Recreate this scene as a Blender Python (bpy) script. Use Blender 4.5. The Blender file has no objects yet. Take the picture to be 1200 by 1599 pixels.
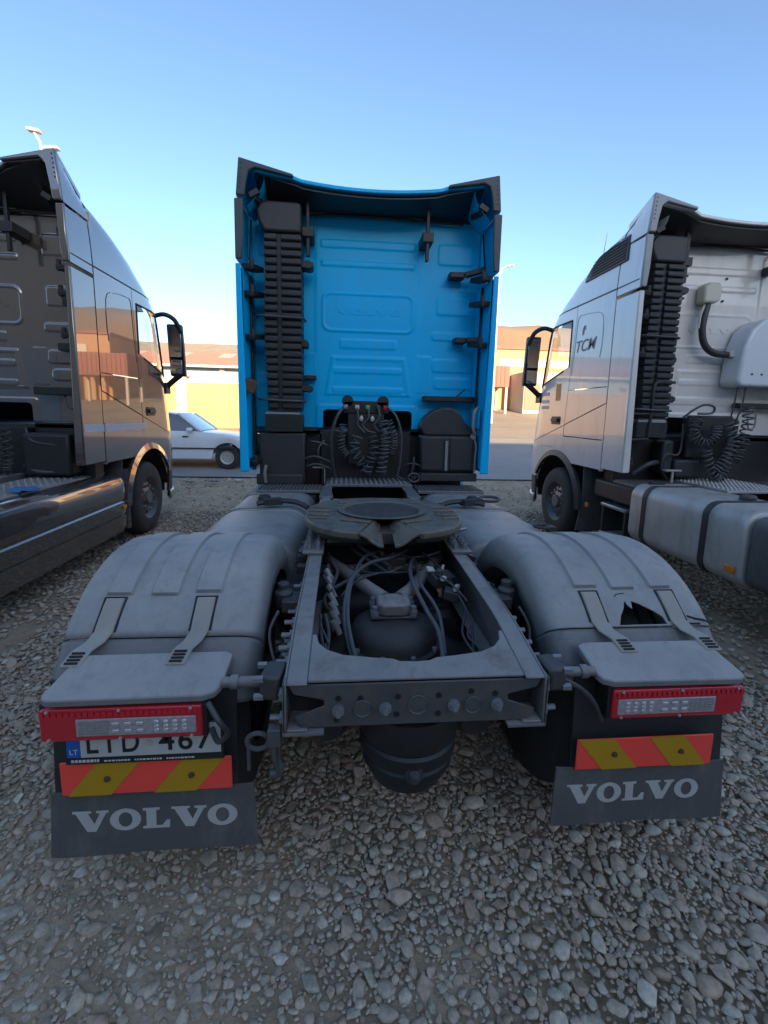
import bpy, bmesh, math, random
import numpy as np
from mathutils import Vector, Matrix, Euler
R = math.radians
random.seed(7); rng = np.random.default_rng(7)
S = bpy.context.scene
COL = S.collection

# ------------------------------------------------------------------ camera
cam_d = bpy.data.cameras.new('camera'); cam = bpy.data.objects.new('camera', cam_d); COL.objects.link(cam)
cam_d.sensor_fit = 'VERTICAL'; cam_d.sensor_height = 24.0; cam_d.sensor_width = 18.0
cam_d.lens = 24.0 * 706.02 / 1599.0
cam_d.shift_y = (752.49 - 799.5) / 1599.0
cam_d.clip_start = 0.05; cam_d.clip_end = 2000
_yaw, _pit, _rol = 0.09202, -0.15176, 0.02277
f_ = Vector((math.sin(_yaw)*math.cos(_pit), math.cos(_yaw)*math.cos(_pit), math.sin(_pit)))
r_ = Vector((math.cos(_yaw), -math.sin(_yaw), 0)); u_ = r_.cross(f_)
r2 = r_*math.cos(_rol) + u_*math.sin(_rol); u2 = -r_*math.sin(_rol) + u_*math.cos(_rol)
m = Matrix((r2, u2, -f_)).transposed().to_4x4(); m.translation = Vector((-0.2469, -1.3053, 1.7491))
cam.matrix_world = m
S.camera = cam

# ------------------------------------------------------------------ sky, sun, exposure
SUN_EL, SUN_AZ = 15.5, 166.0            # azimuth clockwise from +Y: the sun is low behind the camera, a little to its right
W = bpy.data.worlds.new('World'); S.world = W; W.use_nodes = True
nt = W.node_tree; bg = nt.nodes['Background']
sky = nt.nodes.new('ShaderNodeTexSky'); sky.sky_type = 'NISHITA'; sky.sun_disc = False
sky.sun_elevation = R(SUN_EL); sky.sun_rotation = R(SUN_AZ)
sky.altitude = 1200; sky.air_density = 1.0; sky.dust_density = 2.4; sky.ozone_density = 2.4
nt.links.new(sky.outputs[0], bg.inputs[0]); bg.inputs[1].default_value = 0.115
sd = bpy.data.lights.new('sun', 'SUN'); sun = bpy.data.objects.new('sun', sd); COL.objects.link(sun)
sd.energy = 5.0; sd.angle = R(0.5); sd.color = (1.0, 0.74, 0.45)
sun.rotation_euler = (R(90 - SUN_EL), 0, R(180 - SUN_AZ) + R(0)) 
_sdir = Vector((math.sin(R(SUN_AZ))*math.cos(R(SUN_EL)), math.cos(R(SUN_AZ))*math.cos(R(SUN_EL)), math.sin(R(SUN_EL))))
sun.rotation_euler = _sdir.to_track_quat('Z', 'Y').to_euler()
S.view_settings.view_transform = 'Standard'; S.view_settings.look = 'None'
S.view_settings.gamma = 1.0; S.view_settings.use_curve_mapping = False
S.view_settings.exposure = 1.72
S.cycles.use_denoising = True
S.cycles.max_bounces = 7; S.cycles.diffuse_bounces = 2; S.cycles.glossy_bounces = 4; S.cycles.transparent_max_bounces = 10
S.cycles.sample_clamp_indirect = 6.0; S.cycles.caustics_reflective = False; S.cycles.caustics_refractive = False

# ------------------------------------------------------------------ materials
MATS = {}
def M(name, col, rough=0.6, metal=0.0, coat=0.0, col2=None, nscale=6.0, namt=0.5, bump=0.0, bscale=60.0, dust_shade=None, dust_shade_amt=0.0, spec=0.5, rough2=None, coat_ior=1.5, grime=None):
    if name in MATS: return MATS[name]
    mt = bpy.data.materials.new(name); mt.use_nodes = True; MATS[name] = mt
    t = mt.node_tree; N, L = t.nodes, t.links; b = N['Principled BSDF']
    b.inputs['Roughness'].default_value = rough; b.inputs['Metallic'].default_value = metal
    b.inputs['Coat Weight'].default_value = coat; b.inputs['Coat Roughness'].default_value = 0.02; b.inputs['Coat IOR'].default_value = coat_ior
    b.inputs['Specular IOR Level'].default_value = spec
    geo = N.new('ShaderNodeTexCoord')
    c = N.new('ShaderNodeRGB'); c.outputs[0].default_value = (*col, 1); out = c.outputs[0]
    if col2 is not None:
        n = N.new('ShaderNodeTexNoise'); n.inputs['Scale'].default_value = nscale; n.inputs['Detail'].default_value = 6; n.inputs['Roughness'].default_value = .65
        L.new(geo.outputs['Object'], n.inputs['Vector'])
        rp = N.new('ShaderNodeMapRange'); rp.inputs[1].default_value = .5 - .22; rp.inputs[2].default_value = .5 + .22; rp.inputs[3].default_value = 0; rp.inputs[4].default_value = 1
        L.new(n.outputs['Fac'], rp.inputs[0])
        mx = N.new('ShaderNodeMix'); mx.data_type = 'RGBA'; mx.inputs[7].default_value = (*col2, 1)
        mul = N.new('ShaderNodeMath'); mul.operation = 'MULTIPLY'; mul.inputs[1].default_value = namt
        L.new(rp.outputs[0], mul.inputs[0]); L.new(mul.outputs[0], mx.inputs[0]); L.new(out, mx.inputs[6]); out = mx.outputs[2]
    if dust_shade is not None:
        nn = N.new('ShaderNodeNewGeometry'); sp = N.new('ShaderNodeSeparateXYZ'); L.new(nn.outputs['Normal'], sp.inputs[0])
        n = N.new('ShaderNodeTexNoise'); n.inputs['Scale'].default_value = 3.2; n.inputs['Detail'].default_value = 8; n.inputs['Roughness'].default_value = .7
        L.new(geo.outputs['Object'], n.inputs['Vector'])
        a = N.new('ShaderNodeMapRange'); a.inputs[1].default_value = .0; a.inputs[2].default_value = .9; a.inputs[3].default_value = .14; a.inputs[4].default_value = 1  # dusting by upward normal, cut on upright faces to carry their shade
        L.new(sp.outputs['Z'], a.inputs[0])
        bb = N.new('ShaderNodeMapRange'); bb.inputs[1].default_value = .25; bb.inputs[2].default_value = .75; bb.inputs[3].default_value = .35; bb.inputs[4].default_value = 1
        L.new(n.outputs['Fac'], bb.inputs[0])
        ml = N.new('ShaderNodeMath'); ml.operation = 'MULTIPLY'; L.new(a.outputs[0], ml.inputs[0]); L.new(bb.outputs[0], ml.inputs[1])
        ml2 = N.new('ShaderNodeMath'); ml2.operation = 'MULTIPLY'; ml2.inputs[1].default_value = dust_shade_amt; L.new(ml.outputs[0], ml2.inputs[0])
        mx = N.new('ShaderNodeMix'); mx.data_type = 'RGBA'; mx.inputs[7].default_value = (*dust_shade, 1)
        L.new(ml2.outputs[0], mx.inputs[0]); L.new(out, mx.inputs[6]); out = mx.outputs[2]
        rr = N.new('ShaderNodeMapRange'); rr.inputs[1].default_value = 0; rr.inputs[2].default_value = 1; rr.inputs[3].default_value = rough; rr.inputs[4].default_value = min(1, rough + .22)
        L.new(ml2.outputs[0], rr.inputs[0]); L.new(rr.outputs[0], b.inputs['Roughness'])
    if grime is not None:      # stains: (colour, amount, scale, vertical stretch)
        gc, ga, gs, gv = grime
        mp = N.new('ShaderNodeMapping'); mp.inputs['Scale'].default_value = (gs, gs, gs/gv); L.new(geo.outputs['Object'], mp.inputs['Vector'])
        n = N.new('ShaderNodeTexNoise'); n.inputs['Scale'].default_value = 1; n.inputs['Detail'].default_value = 9; n.inputs['Roughness'].default_value = .72; n.inputs['Distortion'].default_value = .4
        L.new(mp.outputs[0], n.inputs['Vector'])
        g_ = N.new('ShaderNodeMapRange'); g_.inputs[1].default_value = .50; g_.inputs[2].default_value = .72; g_.inputs[3].default_value = 0; g_.inputs[4].default_value = ga; L.new(n.outputs['Fac'], g_.inputs[0])
        mx = N.new('ShaderNodeMix'); mx.data_type = 'RGBA'; mx.inputs[7].default_value = (*gc, 1); L.new(g_.outputs[0], mx.inputs[0]); L.new(out, mx.inputs[6]); out = mx.outputs[2]
    L.new(out, b.inputs['Base Color'])
    if bump:
        n = N.new('ShaderNodeTexNoise'); n.inputs['Scale'].default_value = bscale; n.inputs['Detail'].default_value = 5
        L.new(geo.outputs['Object'], n.inputs['Vector'])
        bp = N.new('ShaderNodeBump'); bp.inputs['Strength'].default_value = bump; bp.inputs['Distance'].default_value = .01
        L.new(n.outputs['Fac'], bp.inputs['Height']); L.new(bp.outputs[0], b.inputs['Normal'])
    return mt

DUST = (.30, .275, .25)
m_blue = M('blue_paint', (.0, .48, .88), .36, 0, .0, col2=(.0, .44, .82), nscale=2.5, namt=.6, spec=.22, grime=((.13, .25, .33), .22, 7, 6))
m_brown = M('taupe_metallic_paint', (.13, .098, .078), .22, .45, 1.0, col2=(.11, .083, .066), nscale=3, dust_shade=DUST, dust_shade_amt=.06, coat_ior=2.0)
m_white = M('white_paint', (.72, .71, .70), .32, 0, .8, col2=(.62, .60, .58), nscale=2.0, namt=.6, dust_shade=DUST, dust_shade_amt=.25)
m_whitem = M('silver_white_metallic_paint', (.76, .71, .64), .30, .0, .7, col2=(.70, .65, .58), nscale=2.0, dust_shade=DUST, dust_shade_amt=.08, grime=((.42, .38, .33), .35, 5, 5))
m_plast = M('dusty_grey_plastic', (.16, .16, .158), .45, col2=(.24, .232, .22), nscale=5, namt=.8, bump=.10, bscale=180, dust_shade=(.52, .47, .41), dust_shade_amt=.78, grime=((.10, .097, .092), .35, 13, 1.5))
m_plast2 = M('grey_plastic', (.10, .102, .104), .45, col2=(.16, .157, .152), nscale=7, namt=.8, bump=.08, bscale=180, dust_shade=(.42, .38, .33), dust_shade_amt=.5, grime=((.05, .05, .05), .4, 12, 1.5))
m_strap = M('worn_strap_plastic', (.24, .22, .19), .55, col2=(.36, .32, .26), nscale=9, dust_shade=(.50, .43, .34), dust_shade_amt=.7)
m_lip = M('dark_edge_plastic', (.034, .055, .062), .5, col2=(.085, .085, .08), nscale=6, dust_shade=DUST, dust_shade_amt=.12)
m_liph = M('grey_edge_paint', (.34, .34, .34), .4, col2=(.28, .28, .28), nscale=4)
m_face = M('shaded_cross_member_paint', (.050, .053, .058), .48, col2=(.10, .095, .085), nscale=10, namt=.7, dust_shade=DUST, dust_shade_amt=.30, bump=.10, bscale=80, grime=((.16, .10, .07), .55, 11, 1.5))  # darker than the frame: less dusty, with rear-side shade put in the colour
m_rim = M('dirty_wheel_rim', (.13, .125, .12), .45, .4, col2=(.24, .22, .19), nscale=14, dust_shade=DUST, dust_shade_amt=.25)
m_black = M('black_plastic', (.012, .012, .013), .5, col2=(.022, .021, .02), nscale=8, dust_shade=DUST, dust_shade_amt=.05, bump=.05, bscale=200)
m_black2 = M('dusty_black_plastic', (.022, .022, .024), .5, col2=(.04, .039, .038), nscale=6, dust_shade=DUST, dust_shade_amt=.10, bump=.06, bscale=150)
m_rubber = M('tyre_rubber', (.022, .021, .021), .75, col2=(.05, .046, .04), nscale=12, dust_shade=DUST, dust_shade_amt=.22)
m_frame = M('frame_steel_paint', (.10, .102, .108), .48, .0, 0, col2=(.20, .185, .165), nscale=9, namt=.7, dust_shade=(.45, .40, .345), dust_shade_amt=.62, grime=((.13, .075, .05), .6, 9, 1.0), bump=.08, bscale=90)
m_framed = M('dirty_shaded_chassis_steel', (.022, .022, .023), .6, col2=(.05, .045, .04), nscale=14, dust_shade=DUST, dust_shade_amt=.10, bump=.2, bscale=60)  # darkened so the shade inside the frame sits in the colour
m_cast = M('cast_iron', (.05, .05, .052), .5, .3, col2=(.09, .08, .07), nscale=16, dust_shade=DUST, dust_shade_amt=.2, bump=.25, bscale=50)
m_grease = M('greasy_fifth_wheel_steel', (.12, .10, .08), .45, .35, col2=(.22, .17, .12), nscale=7, namt=.9, dust_shade=(.36, .29, .22), dust_shade_amt=.4, grime=((.03, .026, .023), .85, 8, 1), bump=.15, bscale=40)
m_greased = M('dark_grease', (.035, .03, .026), .62, .0, col2=(.13, .10, .075), nscale=11, namt=.9, bump=.3, bscale=40, spec=.3)
m_alu = M('weathered_aluminium', (.60, .57, .52), .45, .35, col2=(.40, .37, .33), nscale=3, namt=.9, dust_shade=(.42, .37, .30), dust_shade_amt=.45, grime=((.20, .15, .10), .6, 4, 5))
m_steel = M('bright_steel', (.5, .5, .5), .3, .9, col2=(.3, .3, .3), nscale=20)
m_deck = M('deck_tread_plate', (.22, .22, .23), .45, .5, col2=(.14, .14, .14), nscale=10, namt=.9, dust_shade=DUST, dust_shade_amt=.5)
m_bolt = M('bolt_steel', (.30, .31, .33), .45, .5, col2=(.16, .15, .14), nscale=30, dust_shade=DUST, dust_shade_amt=.3)
m_tank = M('grey_tank_paint', (.22, .22, .218), .42, .1, 0, col2=(.30, .29, .275), nscale=4, dust_shade=(.46, .42, .36), dust_shade_amt=.6, grime=((.10, .095, .09), .6, 5, 1), bump=.03, bscale=100)
m_red = M('red_lens', (.55, .006, .02), .18, 0, .6, dust_shade=DUST, dust_shade_amt=.06)
m_clear = M('clear_led_lens', (.42, .38, .38), .25, 0, .4, col2=(.22, .17, .17), nscale=60, namt=.7)
m_led = M('led_reflector', (.55, .52, .50), .3, .4)
m_amber = M('amber_lens', (.75, .20, .02), .25, 0, .5)
m_plate = M('number_plate_white', (.52, .51, .48), .45, col2=(.40, .38, .34), nscale=14, dust_shade=DUST, dust_shade_amt=.3)
m_eu = M('number_plate_blue', (.01, .10, .42), .4)
m_ink = M('black_lettering', (.012, .012, .012), .5)
m_chr = M('retroreflective_red', (1.0, .075, .05), .45, col2=(.95, .08, .06), nscale=3)
m_chy = M('retroreflective_olive_yellow', (.50, .275, .006), .45, col2=(.44, .25, .01), nscale=8)
m_flap = M('mud_flap_rubber', (.062, .062, .062), .7, col2=(.11, .108, .10), nscale=7, dust_shade=(.34, .31, .27), dust_shade_amt=.5, grime=((.20, .185, .16), .6, 7, 2.5))
m_wtext = M('pale_flap_lettering', (.50, .48, .44), .6, col2=(.38, .36, .33), nscale=12)
m_hose = M('black_hose', (.03, .03, .032), .4, dust_shade=DUST, dust_shade_amt=.3)
m_hoseg = M('grey_hose', (.06, .062, .066), .42, dust_shade=DUST, dust_shade_amt=.25)
m_beige = M('beige_cover_plastic', (.60, .56, .43), .45)
m_bluerag = M('blue_cloth', (.05, .16, .34), .8)
m_mirror = M('mirror_glass', (.7, .7, .7), .03, 1.0)
m_orange = M('orange_sticker', (.8, .28, .05), .5)
m_greytext = M('grey_vinyl_lettering', (.16, .18, .19), .5)
m_stripe = M('pale_reflective_stripe', (.66, .68, .72), .4, col2=(.5, .52, .56), nscale=40)
def glass_mat():
    mt = bpy.data.materials.new('window_glass'); mt.use_nodes = True; t = mt.node_tree; N, L = t.nodes, t.links
    for n in list(N):
        if n.type != 'OUTPUT_MATERIAL': N.remove(n)
    o = [n for n in N if n.type == 'OUTPUT_MATERIAL'][0]
    tr = N.new('ShaderNodeBsdfTransparent'); tr.inputs[0].default_value = (.94, .965, .96, 1)
    gl = N.new('ShaderNodeBsdfGlossy'); gl.inputs['Roughness'].default_value = .02
    fr = N.new('ShaderNodeFresnel'); fr.inputs[0].default_value = 1.6
    mx = N.new('ShaderNodeMixShader'); ge = N.new('ShaderNodeNewGeometry'); iv = N.new('ShaderNodeMath'); iv.operation = 'SUBTRACT'; iv.inputs[0].default_value = 1; L.new(ge.outputs['Backfacing'], iv.inputs[1]); ml = N.new('ShaderNodeMath'); ml.operation = 'MULTIPLY'; L.new(fr.outputs[0], ml.inputs[0]); L.new(iv.outputs[0], ml.inputs[1]); L.new(ml.outputs[0], mx.inputs[0]); L.new(tr.outputs[0], mx.inputs[1]); L.new(gl.outputs[0], mx.inputs[2])
    L.new(mx.outputs[0], o.inputs[0]); return mt
m_glass = glass_mat()
m_dglass = M('tinted_windscreen', (.05, .06, .065), .05, 0, 1.0)

# ------------------------------------------------------------------ mesh helpers
class MB:
    def __init__(s): s.v = []; s.f = []; s.mi = []; s.cur = 0; s.mats = []
    def mat(s, m):
        if m not in s.mats: s.mats.append(m)
        s.cur = s.mats.index(m); return s
    def add(s, vs, fs):
        o = len(s.v); s.v += [tuple(map(float, v)) for v in vs]
        for f in fs: s.f.append([o+i for i in f]); s.mi.append(s.cur)
        return s
    def box(s, c, d, rot=None):
        x, y, z = d[0]/2, d[1]/2, d[2]/2
        vs = [Vector(p) for p in ((-x,-y,-z),(x,-y,-z),(x,y,-z),(-x,y,-z),(-x,-y,z),(x,-y,z),(x,y,z),(-x,y,z))]
        if rot is not None:
            E = Euler([R(a) for a in rot]).to_matrix(); vs = [E @ v for v in vs]
        vs = [v + Vector(c) for v in vs]
        return s.add(vs, [(0,3,2,1),(4,5,6,7),(0,1,5,4),(1,2,6,5),(2,3,7,6),(3,0,4,7)])
    def bb(s, a, b):
        return s.box([(a[i]+b[i])/2 for i in range(3)], [abs(b[i]-a[i]) for i in range(3)])
    def cyl(s, p0, p1, r0, r1=None, n=16, caps=True):
        return s.rings([p0, p1], [r0, r0 if r1 is None else r1], n, caps)
    def rings(s, pts, rad, n=10, caps=True):
        pts = [Vector(p) for p in pts]; k = len(pts)
        if not hasattr(rad, '__len__'): rad = [rad]*k
        vs = []; up = None
        for i in range(k):
            t = (pts[min(i+1, k-1)] - pts[max(i-1, 0)])
            if t.length < 1e-9: t = Vector((0, 0, 1))
            t.normalize()
            if up is None:
                a = Vector((0, 0, 1)) if abs(t.z) < .9 else Vector((1, 0, 0)); up = (a - t*a.dot(t)).normalized()
            else:
                up = (up - t*up.dot(t))
                up = up.normalized() if up.length > 1e-6 else t.orthogonal().normalized()
            w = t.cross(up)
            for j in range(n):
                an = 2*math.pi*j/n; vs.append(pts[i] + (up*math.cos(an) + w*math.sin(an))*rad[i])
        fs = [(i*n+j, i*n+(j+1) % n, (i+1)*n+(j+1) % n, (i+1)*n+j) for i in range(k-1) for j in range(n)]
        if caps: fs += [tuple(range(n-1, -1, -1)), tuple((k-1)*n+j for j in range(n))]
        return s.add(vs, fs)
    def tube(s, ctrl, r, n=8, per=6):
        return s.rings(spline(ctrl, per), r, n)
    def lathe(s, prof, o, axis='x', n=40, sgn=1):
        """prof: (r, h) pairs, h along the axis from o"""
        vs = []
        for r, h in prof:
            for j in range(n):
                a = 2*math.pi*j/n; c, d = r*math.cos(a), r*math.sin(a); h2 = h*sgn
                vs.append({'x': (o[0]+h2, o[1]+c, o[2]+d), 'y': (o[0]+c, o[1]+h2, o[2]+d), 'z': (o[0]+c, o[1]+d, o[2]+h2)}[axis])
        k = len(prof)
        fs = [(i*n+j, i*n+(j+1) % n, (i+1)*n+(j+1) % n, (i+1)*n+j) for i in range(k-1) for j in range(n)]
        return s.add(vs, fs)
    def grid(s, fn, nu, nv, flip=False):
        vs = [fn(i/nu, j/nv) for j in range(nv+1) for i in range(nu+1)]
        w = nu+1; fs = [(j*w+i, j*w+i+1, (j+1)*w+i+1, (j+1)*w+i) for j in range(nv) for i in range(nu)]
        if flip: fs = [f[::-1] for f in fs]
        return s.add(vs, fs)
    def slab(s, fn, nu, nv, off):
        """a closed sheet: fn(u,v) is the outer face, fn+off the inner one"""
        O = Vector(off) if not callable(off) else None
        w = nu+1; A = [Vector(fn(i/nu, j/nv)) for j in range(nv+1) for i in range(nu+1)]
        B = [a + (O if O is not None else Vector(off(a))) for a in A]; k = len(A)
        fs = []
        for j in range(nv):
            for i in range(nu):
                q = (j*w+i, j*w+i+1, (j+1)*w+i+1, (j+1)*w+i); fs += [q, tuple(k+x for x in q[::-1])]
        for i in range(nu):
            fs += [(i+1, i, k+i, k+i+1), (nv*w+i, nv*w+i+1, k+nv*w+i+1, k+nv*w+i)]
        for j in range(nv):
            fs += [(j*w, (j+1)*w, k+(j+1)*w, k+j*w), ((j+1)*w+nu, j*w+nu, k+j*w+nu, k+(j+1)*w+nu)]
        return s.add(A+B, fs)
    def prism(s, poly, ax, a, b):
        """poly in the two other axes (in xyz order), extruded along ax from a to b (a, b may be functions of the 2-D point)"""
        fa = a if callable(a) else (lambda p: a); fb = b if callable(b) else (lambda p: b)
        def P(p, h): return {'x': (h, p[0], p[1]), 'y': (p[0], h, p[1]), 'z': (p[0], p[1], h)}[ax]
        n = len(poly); vs = [P(p, fa(p)) for p in poly] + [P(p, fb(p)) for p in poly]
        fs = [tuple(range(n-1, -1, -1)), tuple(range(n, 2*n))] + [(i, (i+1) % n, n+(i+1) % n, n+i) for i in range(n)]
        return s.add(vs, fs)
    def build(s, name, mat=None, parent=None, smooth=35, bevel=0, seg=2, loc=None, fix=True, **props):
        me = bpy.data.meshes.new(name); me.from_pydata(s.v, [], s.f)
        if fix:
            bm = bmesh.new(); bm.from_mesh(me); bmesh.ops.recalc_face_normals(bm, faces=bm.faces); bm.to_mesh(me); bm.free()
        ms = s.mats if s.mats else [mat]
        for mm in ms: me.materials.append(mm)
        if len(ms) > 1: me.polygons.foreach_set('material_index', s.mi)
        if smooth:
            me.shade_smooth(); me.set_sharp_from_angle(angle=R(smooth))
        o = bpy.data.objects.new(name, me); COL.objects.link(o)
        if parent is not None: o.parent = parent
        if loc is not None: o.location = loc
        if bevel:
            bv = o.modifiers.new('bevel', 'BEVEL'); bv.width = bevel; bv.segments = seg; bv.limit_method = 'ANGLE'; bv.angle_limit = R(40)
            bv.harden_normals = False
        for k, v in props.items(): o[k] = v
        return o
def spline(ctrl, per=6):
    P = [Vector(p) for p in ctrl]
    if len(P) == 2: return P
    out = []
    for i in range(len(P)-1):
        p0, p1, p2, p3 = P[max(i-1, 0)], P[i], P[i+1], P[min(i+2, len(P)-1)]
        for k in range(per):
            t = k/per
            out.append(.5*((2*p1) + (p2-p0)*t + (2*p0-5*p1+4*p2-p3)*t*t + (3*p1-p0-3*p2+p3)*t**3))
    out.append(P[-1]); return out
def lerp(a, b, t): return a + (b-a)*t
def interp(x, xs, ys): return float(np.interp(x, xs, ys))
def empty(name, loc=(0,0,0), rz=0, **props):
    o = bpy.data.objects.new(name, None); COL.objects.link(o); o.location = loc; o.rotation_euler = (0, 0, rz); o.empty_display_size = .2
    for k, v in props.items(): o[k] = v
    return o
def inst(src, parent=None, loc=(0,0,0), rot=(0,0,0), name=None, scale=None):
    o = src.copy(); COL.objects.link(o)
    if name: o.name = name
    if parent is not None: o.parent = parent
    o.location = loc; o.rotation_euler = rot
    if scale: o.scale = scale
    return o
def text_mesh(txt, size, depth=.003, shear=0, space=1.0, bold=0.0):
    cu = bpy.data.curves.new('lettering', 'FONT'); cu.body = txt; cu.size = size; cu.extrude = depth/2; cu.shear = shear; cu.space_character = space; cu.align_x = 'LEFT'; cu.offset = bold
    o = bpy.data.objects.new('lettering', cu); COL.objects.link(o)
    dg = bpy.context.evaluated_depsgraph_get(); me = bpy.data.meshes.new_from_object(o.evaluated_get(dg)); bpy.data.objects.remove(o); bpy.data.curves.remove(cu)
    return me
def place_text(txt, name, x0, x1, zbase, height, fn, mat, parent, depth=.003, **kw):
    """lettering fitted to the span x0..x1 and a height; fn maps (a, b, d) = along, up, out to a point"""
    me = text_mesh(txt, 1.0, .02, **kw); co = np.zeros(len(me.vertices)*3); me.vertices.foreach_get('co', co); co = co.reshape(-1, 3)
    a, b = co.min(0), co.max(0); co[:, 0] = x0 + (co[:, 0]-a[0])/(b[0]-a[0])*(x1-x0); co[:, 1] = zbase + (co[:, 1]-a[1])/(b[1]-a[1])*height
    co[:, 2] = (co[:, 2]-a[2])/(b[2]-a[2])*depth
    for i, v in enumerate(me.vertices): v.co = fn(*co[i])
    me.materials.clear(); me.materials.append(mat); me.name = name
    o = bpy.data.objects.new(name, me); COL.objects.link(o); o.parent = parent; return o
def volvo_polys(w, h):
    """slab-serif V O L V O in a box w x h: list of polygons (outer, hole or None)"""
    out = []; ws = [1.18, 1.08, .98, 1.18, 1.08]; gap = .0; tot = sum(ws)+gap*4; k = w/tot; x = 0
    def V(x0, ww):
        q = lambda a, b: (x0+a*ww, b*h)
        return [q(0, 1), q(.52, 1), q(.52, .90), q(.43, .88), q(.60, .36), q(.76, .88), q(.66, .90), q(.66, 1), q(1, 1), q(1, .90), q(.93, .88), q(.64, 0), q(.40, 0), q(.09, .88), q(0, .90)]
    def O(x0, ww):
        c = (x0+ww*.5, h*.5); n = 28
        o = [(c[0]+ww*.47*math.cos(2*math.pi*i/n), c[1]+h*.53*math.sin(2*math.pi*i/n)) for i in range(n)]
        i_ = [(c[0]+ww*.21*math.cos(2*math.pi*i/n), c[1]+h*.36*math.sin(2*math.pi*i/n)) for i in range(n)]
        return o, i_
    def Lp(x0, ww):
        q = lambda a, b: (x0+a*ww, b*h)
        return [q(.03, 1), q(.60, 1), q(.60, .90), q(.48, .87), q(.48, .12), q(.68, .12), q(.84, .38), q(.95, .38), q(.93, 0), q(.03, 0), q(.03, .10), q(.15, .13), q(.15, .87), q(.03, .90)]
    for ch, wi in zip('VOLVO', ws):
        ww = wi*k
        if ch == 'V': out.append((V(x, ww), None))
        elif ch == 'L': out.append((Lp(x, ww), None))
        else: out.append(O(x, ww))
        x += ww
    return out
def volvo(name, x0, x1, z0, h, y, mat, parent, depth=.004):
    mb = MB()
    for poly, hole in volvo_polys(x1-x0, h):
        P = [(x0+a, z0+b) for a, b in poly]
        if hole is None: mb.prism(P, 'y', y-depth, y)
        else:
            H = [(x0+a, z0+b) for a, b in hole]; n = len(P)
            vs = [(p[0], y-depth, p[1]) for p in P] + [(p[0], y-depth, p[1]) for p in H] + [(p[0], y, p[1]) for p in P] + [(p[0], y, p[1]) for p in H]
            fs = []
            for i in range(n):
                j = (i+1) % n; fs += [(i, j, n+j, n+i), (i, 2*n+i, 2*n+j, j), (n+i, n+j, 3*n+j, 3*n+i)]
            mb.add(vs, fs)
    return mb.build(name, mat, parent, smooth=0)

# ------------------------------------------------------------------ terrain
def hz(y):
    t = y - 5.5
    return 0.0 if t <= 0 else (0.025*t*t if t < 1 else .05*(t-.5)+.0014*(t-1)**2)
def sheet(name, x0, x1, y0, y1, nx, ny, dz, mat, bumpf=None, **props):
    mb = MB(); mb.grid(lambda u, v: (lerp(x0, x1, u), lerp(y0, y1, v), hz(lerp(y0, y1, v)) + dz + (bumpf(lerp(x0, x1, u), lerp(y0, y1, v)) if bumpf else 0)), nx, ny)
    return mb.build(name, mat, None, smooth=60, fix=False, **props)
def dirtness(x, y):
    """1 where fine dirt covers the pebbles (front left of the camera and a tongue under it)"""
    a = 1/(1+np.exp(-(-x - .12 - .75*(y+.1) + .12*np.sin(5*y+1) + .1*np.sin(9*x))*7))*np.clip(1.15-.75*np.clip(y-.15, 0, 1), .25, 1)
    b = np.exp(-(((x-.10)/.20)**2 + ((y+.18)/.26)**2))
    c = .75*np.exp(-(((x-.15)/.3)**2 + ((y-.25)/.35)**2))*(.5+.5*np.sin(7*x+3*y))
    return np.clip(np.maximum(a, np.maximum(b, c)), 0, 1)
def ground_material():
    mt = M('gravel_bed_soil', (.29, .205, .125), .95, col2=(.52, .38, .24), nscale=3.0, namt=1, bump=1.0, bscale=45)
    return mt
def undul(x, y): return .012*math.sin(1.7*x+.6)*math.sin(1.3*y) + .032*float(dirtness(x, y)) - (.019 if y < 6.6 else 0)
ground = sheet('ground', -90, 90, -70, 90, 60, 70, -.03, M('bare_earth', (.30, .25, .19), .95, col2=(.22, .18, .14), nscale=.6, namt=1, bump=.6, bscale=20), kind='structure')
yard = sheet('gravel_yard', -9, 9, -6, 9.6, 150, 130, .0, ground_material(), undul, kind='structure')
road = sheet('road', -60, 60, 9.3, 17.5, 40, 30, .03, M('dusty_asphalt', (.24, .225, .21), .85, col2=(.31, .285, .255), nscale=1.1, namt=1, bump=.3, bscale=70), kind='structure')

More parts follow.
